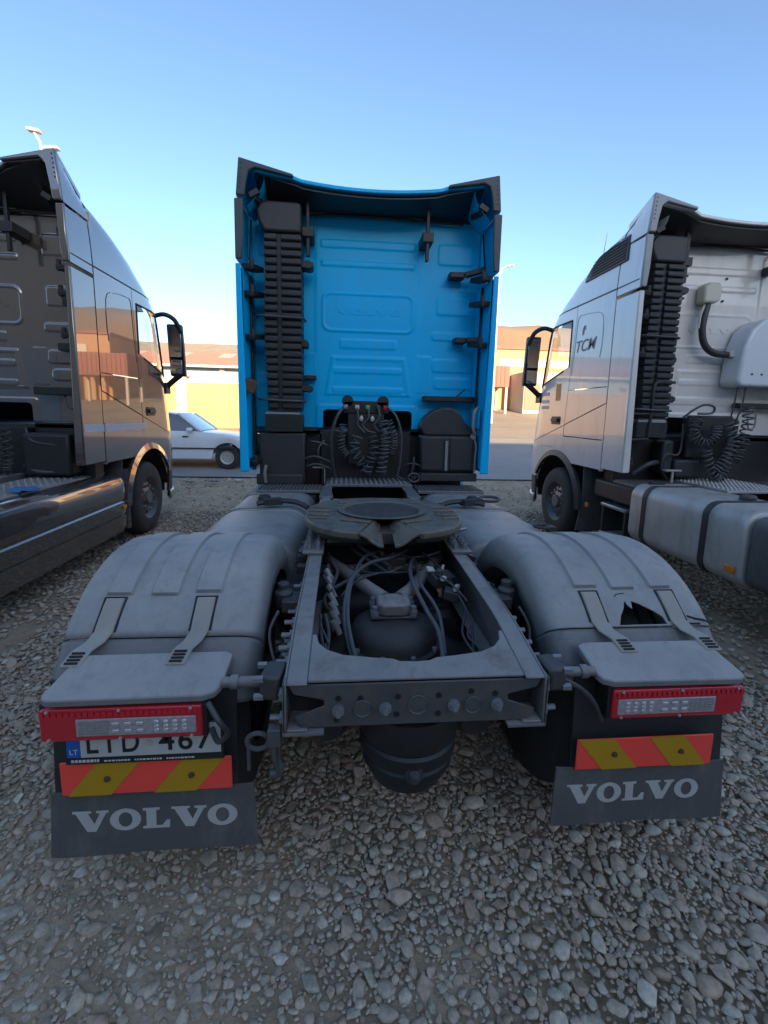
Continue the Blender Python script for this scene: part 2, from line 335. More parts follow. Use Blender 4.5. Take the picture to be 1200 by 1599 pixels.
# ------------------------------------------------------------------ pebbles
def pebble_mesh(i, sub=2):
    bm = bmesh.new(); bmesh.ops.create_icosphere(bm, subdivisions=sub, radius=1)
    r = random.Random(100+i)
    ax = Vector((r.uniform(.85, 1.35), r.uniform(.75, 1.05), r.uniform(.38, .58)))
    dirs = [(Vector((r.gauss(0, 1), r.gauss(0, 1), r.gauss(0, 1))).normalized(), r.uniform(.50, .85)) for _ in range(13)]
    for v in bm.verts:
        p = v.co.normalized()
        k = 1.0
        for d, c in dirs:
            t = p.dot(d)
            if t > c: k = min(k, (c/t)*.85+.15)
        k *= 1 + .05*math.sin(3*p.x+i)*math.cos(4*p.y+2*i)
        v.co = Vector((p.x*ax.x, p.y*ax.y, p.z*ax.z))*k
    me = bpy.data.meshes.new('pebble'); bm.to_mesh(me); bm.free(); me.shade_smooth(); return me
def pebble_material():
    mt = bpy.data.materials.new('river_pebbles'); mt.use_nodes = True; t = mt.node_tree; N, L = t.nodes, t.links; b = N['Principled BSDF']
    oi = N.new('ShaderNodeObjectInfo'); cr = N.new('ShaderNodeValToRGB'); L.new(oi.outputs['Random'], cr.inputs[0])
    e = cr.color_ramp.elements
    cols = [(0, (.34, .25, .17)), (.2, (.60, .46, .325)), (.38, (.50, .41, .305)), (.55, (.66, .51, .36)), (.68, (.46, .31, .205)), (.8, (.66, .55, .41)), (.93, (.44, .39, .275)), (1, (.80, .68, .52))]
    e[0].position, e[0].color = cols[0][0], (*cols[0][1], 1); e[1].position, e[1].color = 1, (*cols[-1][1], 1)
    for p, c in cols[1:-1]:
        n = e.new(p); n.color = (*c, 1)
    tc = N.new('ShaderNodeTexCoord'); n = N.new('ShaderNodeTexNoise'); n.inputs['Scale'].default_value = 2.3; n.inputs['Detail'].default_value = 7; L.new(tc.outputs['Object'], n.inputs['Vector'])
    mx = N.new('ShaderNodeMix'); mx.data_type = 'RGBA'; mx.blend_type = 'MULTIPLY'; mx.inputs[0].default_value = .75
    mr = N.new('ShaderNodeMapRange'); mr.inputs[1].default_value = .3; mr.inputs[2].default_value = .7; mr.inputs[3].default_value = .62; mr.inputs[4].default_value = 1.15
    L.new(n.outputs['Fac'], mr.inputs[0]); L.new(cr.outputs[0], mx.inputs[6]); L.new(mr.outputs[0], mx.inputs[7])
    L.new(mx.outputs[2], b.inputs['Base Color']); b.inputs['Roughness'].default_value = .72
    bp = N.new('ShaderNodeBump'); bp.inputs['Strength'].default_value = .25; bp.inputs['Distance'].default_value = .02
    n2 = N.new('ShaderNodeTexNoise'); n2.inputs['Scale'].default_value = 9; n2.inputs['Detail'].default_value = 5; L.new(tc.outputs['Object'], n2.inputs['Vector'])
    L.new(n2.outputs['Fac'], bp.inputs['Height']); L.new(bp.outputs[0], b.inputs['Normal'])
    return mt
m_peb = pebble_material()
def chip_mesh(i):
    r = random.Random(300+i); bm = bmesh.new(); ax = (r.uniform(.9, 1.35), r.uniform(.7, 1.0), r.uniform(.38, .6))
    for _ in range(15):
        d = Vector((r.gauss(0, 1), r.gauss(0, 1), r.gauss(0, 1))).normalized(); k = r.uniform(.85, 1.1); bm.verts.new((d.x*ax[0]*k, d.y*ax[1]*k, d.z*ax[2]*k))
    g_ = bmesh.ops.convex_hull(bm, input=bm.verts); bmesh.ops.delete(bm, geom=[v for v in bm.verts if not v.link_faces], context='VERTS')
    bmesh.ops.dissolve_limit(bm, angle_limit=R(12), verts=bm.verts, edges=bm.edges)
    bmesh.ops.bevel(bm, geom=list(bm.edges), offset=.09, segments=2, affect='EDGES', profile=.6)
    me = bpy.data.meshes.new('pebble'); bm.to_mesh(me); bm.free(); me.shade_smooth(); me.set_sharp_from_angle(angle=R(50)); return me
PEB = [pebble_mesh(i) for i in range(6)] + [chip_mesh(i) for i in range(8)]
for me in PEB: me.materials.append(m_peb)
pts = []      # x, y, r
cell = {}; CS = .045
def fits(x, y, r, k):
    cx, cy = int(x//CS), int(y//CS); n = 2
    for i in range(cx-n, cx+n+1):
        for j in range(cy-n, cy+n+1):
            for (a, b, q) in cell.get((i, j), ()):
                if (a-x)**2+(b-y)**2 < ((r+q)*k)**2: return False
    return True
def scatter(n, x0, x1, y0, y1, r0, r1, k):
    X = rng.uniform(x0, x1, n); Y = rng.uniform(y0, y1, n); Q = r0 + (r1-r0)*rng.random(n)**1.8
    D = dirtness(X, Y)
    for x, y, r, d, u in zip(X.tolist(), Y.tolist(), Q.tolist(), D.tolist(), rng.random(n).tolist()):
        if u < d*.5: continue
        if fits(x, y, r, k):
            cell.setdefault((int(x//CS), int(y//CS)), []).append((x, y, r)); pts.append((x, y, r))
scatter(5600, -2.6, 2.6, -.9, 2.4, .024, .044, .78)
scatter(3000, -4.2, 4.2, 2.4, 6.5, .028, .05, .92)
scatter(70000, -2.6, 2.6, -.9, 2.4, .0135, .027, .68)
scatter(26000, -4.2, 4.2, 2.4, 6.5, .02, .03, .78)
scatter(70000, -2.4, 2.4, -.8, 1.6, .006, .012, .62)
scatter(42000, -7.5, 7.5, -2.2, 6.5, .017, .032, .80)
scatter(3500, -7.5, 7.5, 6.5, 9.4, .016, .04, .9)
def pose(x, y, r):
    d = float(dirtness(np.array(x), np.array(y)))
    z = hz(y) + .012*math.sin(1.7*x+.6)*math.sin(1.3*y) + .02*d + r*(.12 - .50*d) + random.uniform(-.15, .22)*r
    return (x, y, z), (random.gauss(0, .22), random.gauss(0, .22), random.uniform(0, 6.283)), r*random.uniform(.9, 1.15)
vis = [p for p in pts if p[1] < .55 and -1.5 < p[0] < 1.5 and p[1] > -.42]
vis.sort(key=lambda p: -p[2]/(p[1]+1.9)); own = set(vis[:290])
for p in vis[:290]:
    o = bpy.data.objects.new('stone', random.choice(PEB)); COL.objects.link(o); o.parent = yard
    l, r, s = pose(*p); o.location = l; o.rotation_euler = r; o.scale = (s, s, s)
rest = [p for p in pts if p not in own]
pc = bpy.data.collections.new('pebble_shapes')
for i, me in enumerate(PEB):
    pc.objects.link(bpy.data.objects.new('pebble_shape', me))
gm = bpy.data.meshes.new('gravel'); gm.from_pydata([(0, 0, 0)]*len(rest), [], [])
LOC = []; ROT = []; SC = []; IX = []
for p in rest:
    l, r, s = pose(*p); LOC += l; ROT += r; SC += (s, s, s); IX.append(random.randrange(len(PEB)))
gm.vertices.foreach_set('co', LOC)
a = gm.attributes.new('rot', 'FLOAT_VECTOR', 'POINT'); a.data.foreach_set('vector', ROT)
a = gm.attributes.new('scl', 'FLOAT_VECTOR', 'POINT'); a.data.foreach_set('vector', SC)
a = gm.attributes.new('idx', 'INT', 'POINT'); a.data.foreach_set('value', IX)
gravel = bpy.data.objects.new('gravel', gm); COL.objects.link(gravel); gravel['kind'] = 'stuff'
gravel['label'] = 'rounded grey river pebbles covering the yard around and under the trucks'; gravel['category'] = 'gravel'
g = bpy.data.node_groups.new('pebble_bed', 'GeometryNodeTree')
g.interface.new_socket('Geometry', in_out='INPUT', socket_type='NodeSocketGeometry'); g.interface.new_socket('Geometry', in_out='OUTPUT', socket_type='NodeSocketGeometry')
gi = g.nodes.new('NodeGroupInput'); go = g.nodes.new('NodeGroupOutput'); ip = g.nodes.new('GeometryNodeInstanceOnPoints')
ci = g.nodes.new('GeometryNodeCollectionInfo'); ci.inputs['Collection'].default_value = pc; ci.inputs['Separate Children'].default_value = True; ci.inputs['Reset Children'].default_value = True
def na(nm, ty):
    n = g.nodes.new('GeometryNodeInputNamedAttribute'); n.data_type = ty; n.inputs['Name'].default_value = nm; return n.outputs[0]
g.links.new(gi.outputs[0], ip.inputs['Points']); g.links.new(ci.outputs[0], ip.inputs['Instance']); ip.inputs['Pick Instance'].default_value = True
e2r = g.nodes.new('FunctionNodeEulerToRotation'); g.links.new(na('rot', 'FLOAT_VECTOR'), e2r.inputs[0]); g.links.new(e2r.outputs[0], ip.inputs['Rotation'])
g.links.new(na('scl', 'FLOAT_VECTOR'), ip.inputs['Scale']); g.links.new(na('idx', 'INT'), ip.inputs['Instance Index']); g.links.new(ip.outputs[0], go.inputs[0])
md = gravel.modifiers.new('pebble_bed', 'NODES'); md.node_group = g

# ------------------------------------------------------------------ background: street, buildings, hill
def bld(name, label, cat, loc, **k): return empty(name, loc, label=label, category=cat, **k)
m_yel = M('yellow_plaster', (.56, .37, .15), .9, col2=(.46, .29, .12), nscale=.8, namt=.9, bump=.2, bscale=15)
m_whitew = M('whitewashed_plaster', (.62, .58, .50), .9, col2=(.5, .46, .4), nscale=1.2)
m_bluew = M('pale_blue_render', (.30, .42, .52), .85, col2=(.26, .37, .46), nscale=1.5)
m_tile = M('red_sheet_roof', (.50, .22, .15), .7, col2=(.42, .18, .12), nscale=1.2)
m_tile2 = M('pale_roof_sheet', (.52, .36, .28), .6)
m_peach = M('peach_plaster', (.50, .27, .15), .9, col2=(.43, .23, .13), nscale=1)
m_rust = M('rusty_red_metal', (.24, .065, .045), .6, col2=(.17, .05, .04), nscale=5)
m_conc = M('concrete', (.48, .43, .36), .9, col2=(.38, .34, .29), nscale=1.5, bump=.2, bscale=20)
m_doorb = M('brown_door_paint', (.22, .13, .085), .6)
m_win = M('dark_window_glass', (.04, .05, .06), .08)
m_hill = M('dry_hillside', (.30, .19, .115), .95, col2=(.21, .15, .09), nscale=.05, namt=1)

hm = MB()
def hill_f(u, v):
    x = lerp(-160, 200, u); y = lerp(75, 260, v)
    c = math.exp(-(((x-52)/48)**2)) * 20.5 + 5*math.exp(-(((x-150)/50)**2))
    return (x, y, hz(75)-4.5 + (c + .5*math.sin(x*.21)+.35*math.sin(x*.5+1))*min(1, max(0, v*4))**.8)
hm.grid(hill_f, 90, 24); hm.build('hill', m_hill, None, smooth=80, fix=False, kind='structure')

# long yellow yard wall across the street
zw = hz(20)-.15
w = bld('boundary_wall', 'long yellow plastered wall across the street behind the white car', 'wall', (-9, 20, zw))
b = MB(); b.bb((-16, -.15, 0), (9.2, .15, 2.05)); b.build('wall_face', m_yel, w)
b = MB(); b.bb((-16, -.2, 2.052), (9.2, .2, 2.13)); b.build('coping', m_whitew, w, bevel=.015)
for px in (-12.5, -5.5, 1.6, 8.7):
    b = MB(); b.bb((px-.22, -.24, 0), (px+.22, .24, 2.32)); b.bb((px-.28, -.3, 2.322), (px+.28, .3, 2.40)); b.build('pillar', m_whitew, w, bevel=.02)
# hall with the red sheet roof
z0 = hz(30)-.3
h = bld('red_roofed_hall', 'long low hall with red sheet roof and pale blue walls behind the yellow wall', 'building', (-9, 30, z0))
zr0, zr1 = 4.5-z0, 5.95-z0
b = MB(); b.bb((-30, 0, 0), (9.5, 10, zr0-.05)); b.build('wall', m_bluew, h)
for x in np.arange(-28, 9, 2.4):
    b = MB(); b.bb((x-.16, -.12, 0), (x+.16, -.003, zr0-.06)); b.build('pier', m_whitew, h)
b = MB(); b.add([(-30.5, -.6, zr0), (10, -.6, zr0), (10, 5, zr1), (-30.5, 5, zr1), (-30.5, 10.6, zr0), (10, 10.6, zr0)], [(0, 1, 2, 3), (3, 2, 5, 4), (0, 3, 4), (1, 5, 2), (0, 4, 5, 1)]); b.build('roof', m_tile, h, smooth=0)
for x in np.arange(-29, 9.5, 3.2):
    b = MB(); dz = (zr1-zr0)/5.6
    b.add([(x, 2.6, zr0+3.2*dz+.012), (x+1.0, 2.6, zr0+3.2*dz+.012), (x+1.0, 4.7, zr0+5.3*dz+.012), (x, 4.7, zr0+5.3*dz+.012)], [(0, 1, 2, 3)]); b.build('roof_light', m_tile2, h, smooth=0)
b = MB(); b.bb((-30.5, -.68, zr0-.12), (10, -.602, zr0+.02)); b.build('gutter', m_whitew, h)
# right-hand peach building with its lean-to
z0 = hz(32)-.3
h = bld('peach_workshop', 'sunlit peach workshop with a pale door seen between blue and white trucks', 'building', (12.5, 32, z0))
b = MB(); b.bb((-2.2, 0, 0), (16, 9, 6.55-z0)); b.build('wall', m_peach, h)
b = MB(); b.bb((-2.35, -.15, 6.552-z0), (16.2, 9.1, 6.72-z0)); b.build('parapet', m_rust, h)
b = MB(); b.bb((-1.4, -.06, 5.3-z0), (15, -.004, 5.85-z0)); b.build('fascia_board', m_whitew, h)
b = MB(); b.bb((-.4, -2.6, 0), (6, -.004, 4.75-z0)); b.build('porch', m_whitew, h)
b = MB(); b.bb((-.35, -2.66, .25), (.75, -2.604, 4.0-z0)); d = b.build('door', m_doorb, h)
b = MB(); b.bb((.62, -2.72, 1.2), (.68, -2.664, 1.35)); b.build('handle', m_steel, d)
for x in (2.1, 4.1):
    b = MB(); b.bb((x, -2.64, 1.2), (x+1.1, -2.604, 2.4)); ww = b.build('window', m_win, h)
    b = MB()
    for (p, q) in (((x-.06, -2.68, 1.14), (x+1.16, -2.642, 1.2)), ((x-.06, -2.68, 2.4), (x+1.16, -2.642, 2.46)), ((x-.06, -2.68, 1.2), (x, -2.642, 2.4)), ((x+1.1, -2.68, 1.2), (x+1.16, -2.642, 2.4)), ((x+.53, -2.68, 1.2), (x+.57, -2.642, 2.4))): b.bb(p, q)
    b.build('frame', m_whitew, ww)
for x in (7, 10, 13):
    b = MB(); b.bb((x, -.05, 1.4), (x+1.4, -.004, 2.9)); b.build('window', m_win, h)
h = bld('rusty_container', 'rusty red metal container beside the peach workshop', 'container', (10.2, 29.2, hz(29)-.1))
b = MB(); b.bb((-2.2, 0, 1.9), (.75, 2.2, 3.3))
for x in np.arange(-2.1, .7, .28): b.bb((x, -.04, 1.95), (x+.12, -.002, 3.25))
b.build('body', m_rust, h)
for x in (-2.1, .6):
    for y in (.1, 2.1):
        b = MB(); b.bb((x-.08, y-.08, 0), (x+.08, y+.08, 1.898)); b.build('support_post', m_conc, h)
# further sunlit houses, seen in the reflections and past the trucks
def house(name, label, x, y, w_, d_, hh, mw, mr, nwin, flat=False, cat='house'):
    z = hz(y)-.3; h = bld(name, label, cat, (x, y, z)); rh = .0 if flat else 1.5
    b = MB(); b.bb((-w_/2, 0, 0), (w_/2, d_, hh)); b.build('wall', mw, h)
    b = MB()
    if flat: b.bb((-w_/2-.15, -.15, hh+.002), (w_/2+.15, d_+.15, hh+.22))
    else: b.add([(-w_/2-.4, -.4, hh), (w_/2+.4, -.4, hh), (w_/2+.4, d_/2, hh+rh), (-w_/2-.4, d_/2, hh+rh), (-w_/2-.4, d_+.4, hh), (w_/2+.4, d_+.4, hh)], [(0, 1, 2, 3), (3, 2, 5, 4), (0, 3, 4), (1, 5, 2), (0, 4, 5, 1)])
    b.build('roof', mr, h, smooth=0)
    for k in range(nwin):
        xx = -w_/2 + w_*(k+.5)/nwin
        for zz in ([1.1] if hh < 4.5 else [1.1, 4.0]):
            b = MB(); b.bb((xx-.5, -.04, zz), (xx+.5, -.004, zz+1.25)); wn = b.build('window', m_win, h)
            b = MB(); b.bb((xx-.58, -.07, zz-.08), (xx+.58, -.042, zz)); b.bb((xx-.58, -.07, zz+1.25), (xx+.58, -.042, zz+1.33)); b.bb((xx-.03, -.07, zz), (xx+.03, -.042, zz+1.25)); b.build('frame', m_whitew, wn)
    return h
house('row_house', 'cream row house with red roof right of the workshop, behind white truck', 36, 33, 12, 9, 5.8, m_yel, m_tile, 4)
house('row_house', 'white flat roofed house far left behind the grey truck', -44, 26, 12, 9, 6.2, m_whitew, m_conc, 4, True)
house('row_house', 'tall peach house at the far right end of the street', 52, 28, 12, 10, 7.5, m_peach, m_tile, 4)
# the big warehouse behind the camera whose shade lies over the yard
h = bld('warehouse', 'big concrete warehouse behind the camera that shades the whole yard', 'building', (0, -15, -.1))
b = MB(); b.bb((-44, -16, 0), (-5.5, 0, 11.5)); b.bb((-5.498, -16, 0), (17, 0, 9.65)); b.bb((17.002, -16, 0), (44, 0, 8.1)); b.build('wall', m_conc, h)
for x in np.arange(-40, 42, 6.0):
    b = MB(); b.bb((x-1.6, .004, 0), (x+1.6, .06, 4.4)); b.build('shutter_door', m_doorb if int(x) % 2 else m_bluew, h)
# street lamps
def lamp(x, y, hgt, dx, label, two=False):
    z = hz(y)-.1; p = bld('street_lamp', label, 'street lamp', (x, y, z), group='street lamps along the road'); hh = hgt-z
    b = MB(); b.rings([(0, 0, 0), (0, 0, hh*.5), (0, 0, hh-.6), (dx*.15, 0, hh-.15), (dx*.5, 0, hh)], [.09, .07, .05, .045, .04], 10); b.build('pole', m_conc, p)
    b = MB(); b.box((dx*.72, 0, hh+.02), (.36, .2, .08), (0, -14*dx, 0)); b.build('lamp_head', m_whitew, p, bevel=.02)
    if two:
        b = MB(); b.rings([(0, 0, hh-.7), (-.04, 0, hh-.3), (-.35*dx, 0, hh+.18), (-.8*dx, 0, hh+.42)], .035, 8); b.build('arm', m_conc, p)
        b = MB(); b.box((-.8*dx, 0, hh+.46), (.34, .2, .08), (0, 24*dx, 0)); b.build('lamp_head', m_whitew, p, bevel=.02)
lamp(8.12, 24, 9.75, .8, 'slender street lamp with one head rising right of the blue cab')
lamp(-8.98, 14, 9.12, .30, 'street lamp with two lit heads above the grey truck roof', True)

# white car in the street
def make_car():
    x0, y0 = -3.12, 10.2; c = empty('parked_car', (x0-1.28, y0+.8, hz(10.9)-.01), label='dusty white small saloon car standing in the street behind the blue cab', category='car')
    # local: x forward (nose +x), y across, z up; axles at x = 1.28 and -1.2
    mp = M('white_car_paint', (.82, .82, .82), .35, 0, .6, col2=(.72, .71, .69), nscale=4, dust_shade=DUST, dust_shade_amt=.2)
    prof = [(-2.0, .42), (-2.02, .62), (-1.98, .84), (-1.55, .90), (-1.05, .93), (.55, .92), (1.2, .87), (1.75, .78), (2.0, .68), (2.06, .52), (2.0, .32)]
    b = MB()
    xs = np.linspace(-2.0, 2.03, 57)
    topx = [-2.02, -1.95, -1.5, -1.05, .55, 1.2, 1.7, 1.95, 2.05]; topz = [.72, .86, .91, .94, .93, .88, .80, .72, .60]
    def low(x):
        z = .26
        for a in (1.28, -1.2):
            d = abs(x-a)
            if d < .36: z = max(z, .30+math.sqrt(.36**2-d*d))
        return z
    def halfw(x): return .80 - .10*max(0, (abs(x)-1.5)/.55)**2
    for s in (-1, 1):
        b.grid(lambda u, v: (lerp(-2.02, 2.05, u), s*(halfw(lerp(-2.02, 2.05, u)) - .05*max(0, (v-.55)/.45)**2 - .03*(1-v)**2), lerp(low(lerp(-2.02, 2.05, u)), interp(lerp(-2.02, 2.05, u), topx, topz), v)), 110, 8)
    b.grid(lambda u, v: (lerp(-2.02, 2.05, u), (2*v-1)*(halfw(lerp(-2.02, 2.05, u))-.05), interp(lerp(-2.02, 2.05, u), topx, topz)+.03*(1-(2*v-1)**2)), 60, 8)
    b.grid(lambda u, v: (2.05+.05*(1-(2*u-1)**2), (2*u-1)*halfw(2.05), lerp(.26, .60, v)), 10, 4); b.grid(lambda u, v: (-2.02, (2*u-1)*halfw(-2.02), lerp(.26, .72, v)), 8, 3)
    b.build('body', mp, c, smooth=50)
    b = MB()   # roof + pillars
    rx = [-1.25, -.95, -.3, .15, .62]; rz = [.96, 1.34, 1.40, 1.37, .95]
    b.slab(lambda u, v: (lerp(-.92, .10, u), (2*v-1)*.60, 1.345+.055*math.sin(math.pi*u)+.02*(1-(2*v-1)**2)), 10, 8, (0, 0, -.03))
    for s in (-1, 1):
        for (p, q, r) in (((.66, s*.73, .93), (.10, s*.60, 1.36), .035), ((-.25, s*.745, .93), (-.30, s*.61, 1.38), .03), ((-1.3, s*.72, .95), (-.92, s*.60, 1.35), .05)): b.rings([p, q], r, 8)
    b.build('roof', mp, c, smooth=50)
    b = MB(); b.slab(lambda u, v: (lerp(.66, .12, v), (2*u-1)*lerp(.71, .585, v), lerp(.94, 1.35, v)+.02*(1-(2*u-1)**2)), 8, 4, (-.006, 0, -.004)); b.build('windscreen', M('car_glass', (.22, .27, .32), .06, 0, .8), c)
    b = MB(); b.slab(lambda u, v: (lerp(-1.3, -.95, v), (2*u-1)*lerp(.70, .585, v), lerp(.95, 1.34, v)), 6, 4, (.006, 0, -.004)); b.build('rear_window', m_dglass, c)
    for s in (-1, 1):
        b = MB(); b.add([(.60, s*.725, .94), (-.22, s*.738, .94), (-.26, s*.625, 1.34), (.12, s*.612, 1.33)], [(0, 1, 2, 3)]); b.build('side_window', m_dglass, c, smooth=0)
        b = MB(); b.add([(-.29, s*.738, .94), (-1.2, s*.72, .95), (-.92, s*.615, 1.33), (-.32, s*.625, 1.34)], [(0, 1, 2, 3)]); b.build('side_window', m_dglass, c, smooth=0)
        b = MB(); b.box((.42, s*.84, .97), (.12, .16, .10)); b.build('door_mirror', mp, c, bevel=.03)
        b = MB(); b.bb((-1.95, s*.795, .50), (1.95, s*.81, .53)); b.build('side_trim', m_black, c)
        b = MB(); b.box((.30, s*.80, .80), (.14, .02, .03)); b.build('door_handle', m_black, c)
        b = MB(); b.box((1.98, s*.5, .62), (.16, .34, .12), (0, 0, -s*12)); b.build('headlight', m_led, c, bevel=.02)
        for a in (1.28, -1.2):
            b = MB(); b.lathe([(.17, .0), (.27, .0), (.295, .03), (.30, .06), (.30, .13), (.29, .165), (.17, .17)], (a, s*.79, .295), 'y', 32, -s); wh = b.build('wheel', m_rubber, c)
            b = MB(); b.lathe([(0, .03), (.05, .025), (.06, .035), (.10, .03), (.125, .045), (.155, .02), (.175, .01)], (a, s*.79, .295), 'y', 24, -s)
            b.build('rim', m_alu, wh)
    b = MB(); b.bb((-2.12, -.72, .30), (-2.0, .72, .50)); b.build('rear_bumper', mp, c, bevel=.03)
    b = MB(); b.bb((1.98, -.72, .28), (2.16, .72, .48)); b.build('front_bumper', mp, c, bevel=.04)
make_car()

# ------------------------------------------------------------------ the tractor units
# truck frame: x across (0 on the centre line), y forward (0 at the chassis end), z up. Cab deflector edge at y = E0.
E0, YW, YAX_F, YAX_R, ZAX = 3.26, 3.71, 4.86, .75, .505
EZ = [.4, 1.0, 1.4, 1.9, 2.5, 3.0, 3.3, 3.5, 3.7, 3.83, 3.95, 4.06]
EF = [2.70, 2.80, 2.76, 2.66, 2.52, 2.40, 2.22, 2.0, 1.55, 1.1, .62, .3]
def ef(z): return float(np.interp(z, EZ, EF))
def side(y, z):
    e = y - E0; hw = 1.25 - (.07*((z-3.2)/.85)**1.6 if z > 3.2 else 0)
    d = ef(z) - e
    k = min(1, max(0, (z-3.1)/.35)); D = lerp(.55, .9, k)
    if d < D: hw -= lerp(.20, .33, k)*(1-max(d, 0)/D)**2.3
    return hw
def panel(b, s, yl, yr, zlo, zhi, nu, nv, proud=0.0, th=.02):
    """outer skin patch on side s: yl/yr functions of z (fore/aft edges), zlo/zhi functions of y"""
    fl = yl if callable(yl) else (lambda z: yl); fr = yr if callable(yr) else (lambda z: yr)
    gl = zlo if callable(zlo) else (lambda y: zlo); gh = zhi if callable(zhi) else (lambda y: zhi)
    zc0 = gl(fl(1.5)); 
    def fn(u, v):
        y = lerp(fl(2.0), fr(2.0), u)
        for _ in range(3):
            z = lerp(gl(y), gh(y), v); y = lerp(fl(z), fr(z), u)
        return (s*(side(y, z)+proud), y, z)
    return b.slab(fn, nu, nv, (-s*th, 0, 0))

def sdr(x, z, cx, cz, hx, hz_, r):
    qx = np.abs(x-cx)-(hx-r); qz = np.abs(z-cz)-(hz_-r)
    return np.hypot(np.maximum(qx, 0), np.maximum(qz, 0)) + np.minimum(np.maximum(qx, qz), 0) - r
def back_wall(name, mat, parent):
    nx, nz = 230, 230; X = np.linspace(-1.19, 1.19, nx+1); Z = np.linspace(1.575, 3.74, nz+1)
    x, z = np.meshgrid(X, Z); h = np.zeros_like(x)
    def st(d, w): t = np.clip(.5 - d/w, 0, 1); return t*t*(3-2*t)
    def up(x0, x1, z0, z1, r, a, w=.015):
        nonlocal h; h += a*st(sdr(x, z, (x0+x1)/2, (z0+z1)/2, (x1-x0)/2, (z1-z0)/2, r), w)
    for s in (-1, 1):
        f = (lambda a, b: (a, b)) if s > 0 else (lambda a, b: (-b, -a))
        up(*f(.74, 1.115), 3.31, 3.51, .03, .016); up(*f(.745, 1.11), 2.80, 2.995, .03, .016); up(*f(.70, 1.16), 2.535, 2.62, .03, .016)
        up(*f(.71, 1.17), 2.20, 2.34, .04, .016); up(*f(.74, 1.18), 2.02, 2.14, .04, .014); up(*f(.545, .70), 1.97, 2.365, .015, .007)
        up(*f(.55, 1.3), 1.5, 3.66, .06, -.012, .05)
        up(*f(.98, 1.09), 3.04, 3.09, .012, .01)
    up(-.49, .49, 3.425, 3.50, .02, .016); up(-.49, .49, 3.245, 3.30, .02, .016)
    up(-.48, .50, 2.59, 2.99, .09, .018); up(-.455, .475, 2.615, 2.965, .075, -.013)
    up(-.29, .31, 2.42, 2.515, .018, .014)
    wtz = np.clip((z-1.93)/.4, 0, 1); xs_ = x - .02
    tr = np.maximum(np.abs(xs_) - (.465-.07*wtz), np.maximum(z-2.335, 1.93-z)); h += .02*st(tr + .0, .03)
    tr2 = np.maximum(np.abs(xs_) - (.42-.07*wtz), np.maximum(z-2.30, 1.95-z)); h -= .012*st(tr2, .025)
    up(-.36, .38, 2.16, 2.225, .025, .014); up(-.37, .39, 1.955, 2.015, .025, .014)
    h += .014*st(sdr(x, z, .02, 1.6, .56, .225, .06), .03)
    h *= .55; notch = sdr(x, z, .02, 1.5, .485, .265, .05) < 0
    rng2 = np.random.default_rng(3)
    vs = np.stack([x, YW - h, z], -1).reshape(-1, 3); w = nx+1
    bm_f = []
    for j in range(nz):
        for i in range(nx):
            if notch[j, i] or notch[j, i+1] or notch[j+1, i] or notch[j+1, i+1]: continue
            bm_f.append((j*w+i, j*w+i+1, (j+1)*w+i+1, (j+1)*w+i))
    b = MB(); b.add(vs, bm_f); o = b.build(name, mat, parent, smooth=80, fix=False)
    volvo('embossed_lettering', -.33, .37, 2.765, .062, YW-.002, mat, o, .006)
    return o

def snorkel(parent):
    """corrugated air intake stack at the left of the cab's back wall"""
    b = MB(); xl, xr = -1.085, -.665
    hood = [(xl+.07, 3.43), (xl+.02, 3.52), (xl, 3.62), (xl+.03, 3.68), (xl+.09, 3.705), (xr-.02, 3.705), (xr, 3.68), (xr, 3.43)]
    b.prism(hood, 'y', 3.38, 3.70); o = b.build('air_intake_stack', m_black2, parent, bevel=.025, seg=3)
    n = 23; zb0, zt0 = 1.76, 3.425; dz = (zt0-zb0)/n
    for side_ in (0, 1):
        b = MB(); 
        for i in range(n):
            z = zb0+i*dz; t = (z-zb0)/(zt0-zb0); bulge = .025*math.sin(math.pi*min(1, t*1.3))
            x0 = xl+.065-bulge*1.0 - (.0 if t < .25 else .0) + .03*(1-t)
            x1 = lerp(xl, xr, .49) - .02
            if side_: x0, x1 = lerp(xl, xr, .49)+.02, xr
            b.prism([(3.40, z+.006), (3.386, z+dz*.22), (3.384, z+dz*.80), (3.40, z+dz-.006), (3.68, z+dz-.006), (3.68, z+.006)], 'x', x0, x1)
        b.build('bellows', m_black2, o, bevel=.006, seg=1)
    b = MB(); b.bb((xl+.08, 3.42, 1.74), (xr-.01, 3.68, 3.44)); b.build('duct_core', m_black, o)
    for z in (2.655, 1.855):
        b = MB(); b.tube([(xl-.03, 3.5, z+.01), (xl+.02, 3.365, z), (lerp(xl, xr, .5), 3.35, z-.008), (xr, 3.365, z-.012), (xr+.03, 3.5, z-.012)], .012, 8); b.build('hoop', m_hose, o)
    b = MB(); b.bb((xl+.06, 3.385, 1.712), (xr-.02, 3.40, 1.732)); b.build('clip_strip', m_steel, o)
    b = MB(); b.bb((xl+.05, 3.40, 1.535), (xr, 3.68, 1.708))
    for k in range(7): b.bb((xl+.055, 3.385, 1.545+k*.0235), (xr-.005, 3.402, 1.558+k*.0235))
    b.build('lower_duct', m_black2, o)
    for z, l in ((3.17, .11), (2.42, .06), (1.98, .10)):
        b = MB(); b.prism([(xr-.02, z-.03), (xr+l*.75, z-.045), (xr+l, z-.02), (xr+l, z+.02), (xr+l*.6, z+.035), (xr-.02, z+.03)], 'y', 3.44, 3.6); b.build('bracket', m_black, o, bevel=.008)
    return o

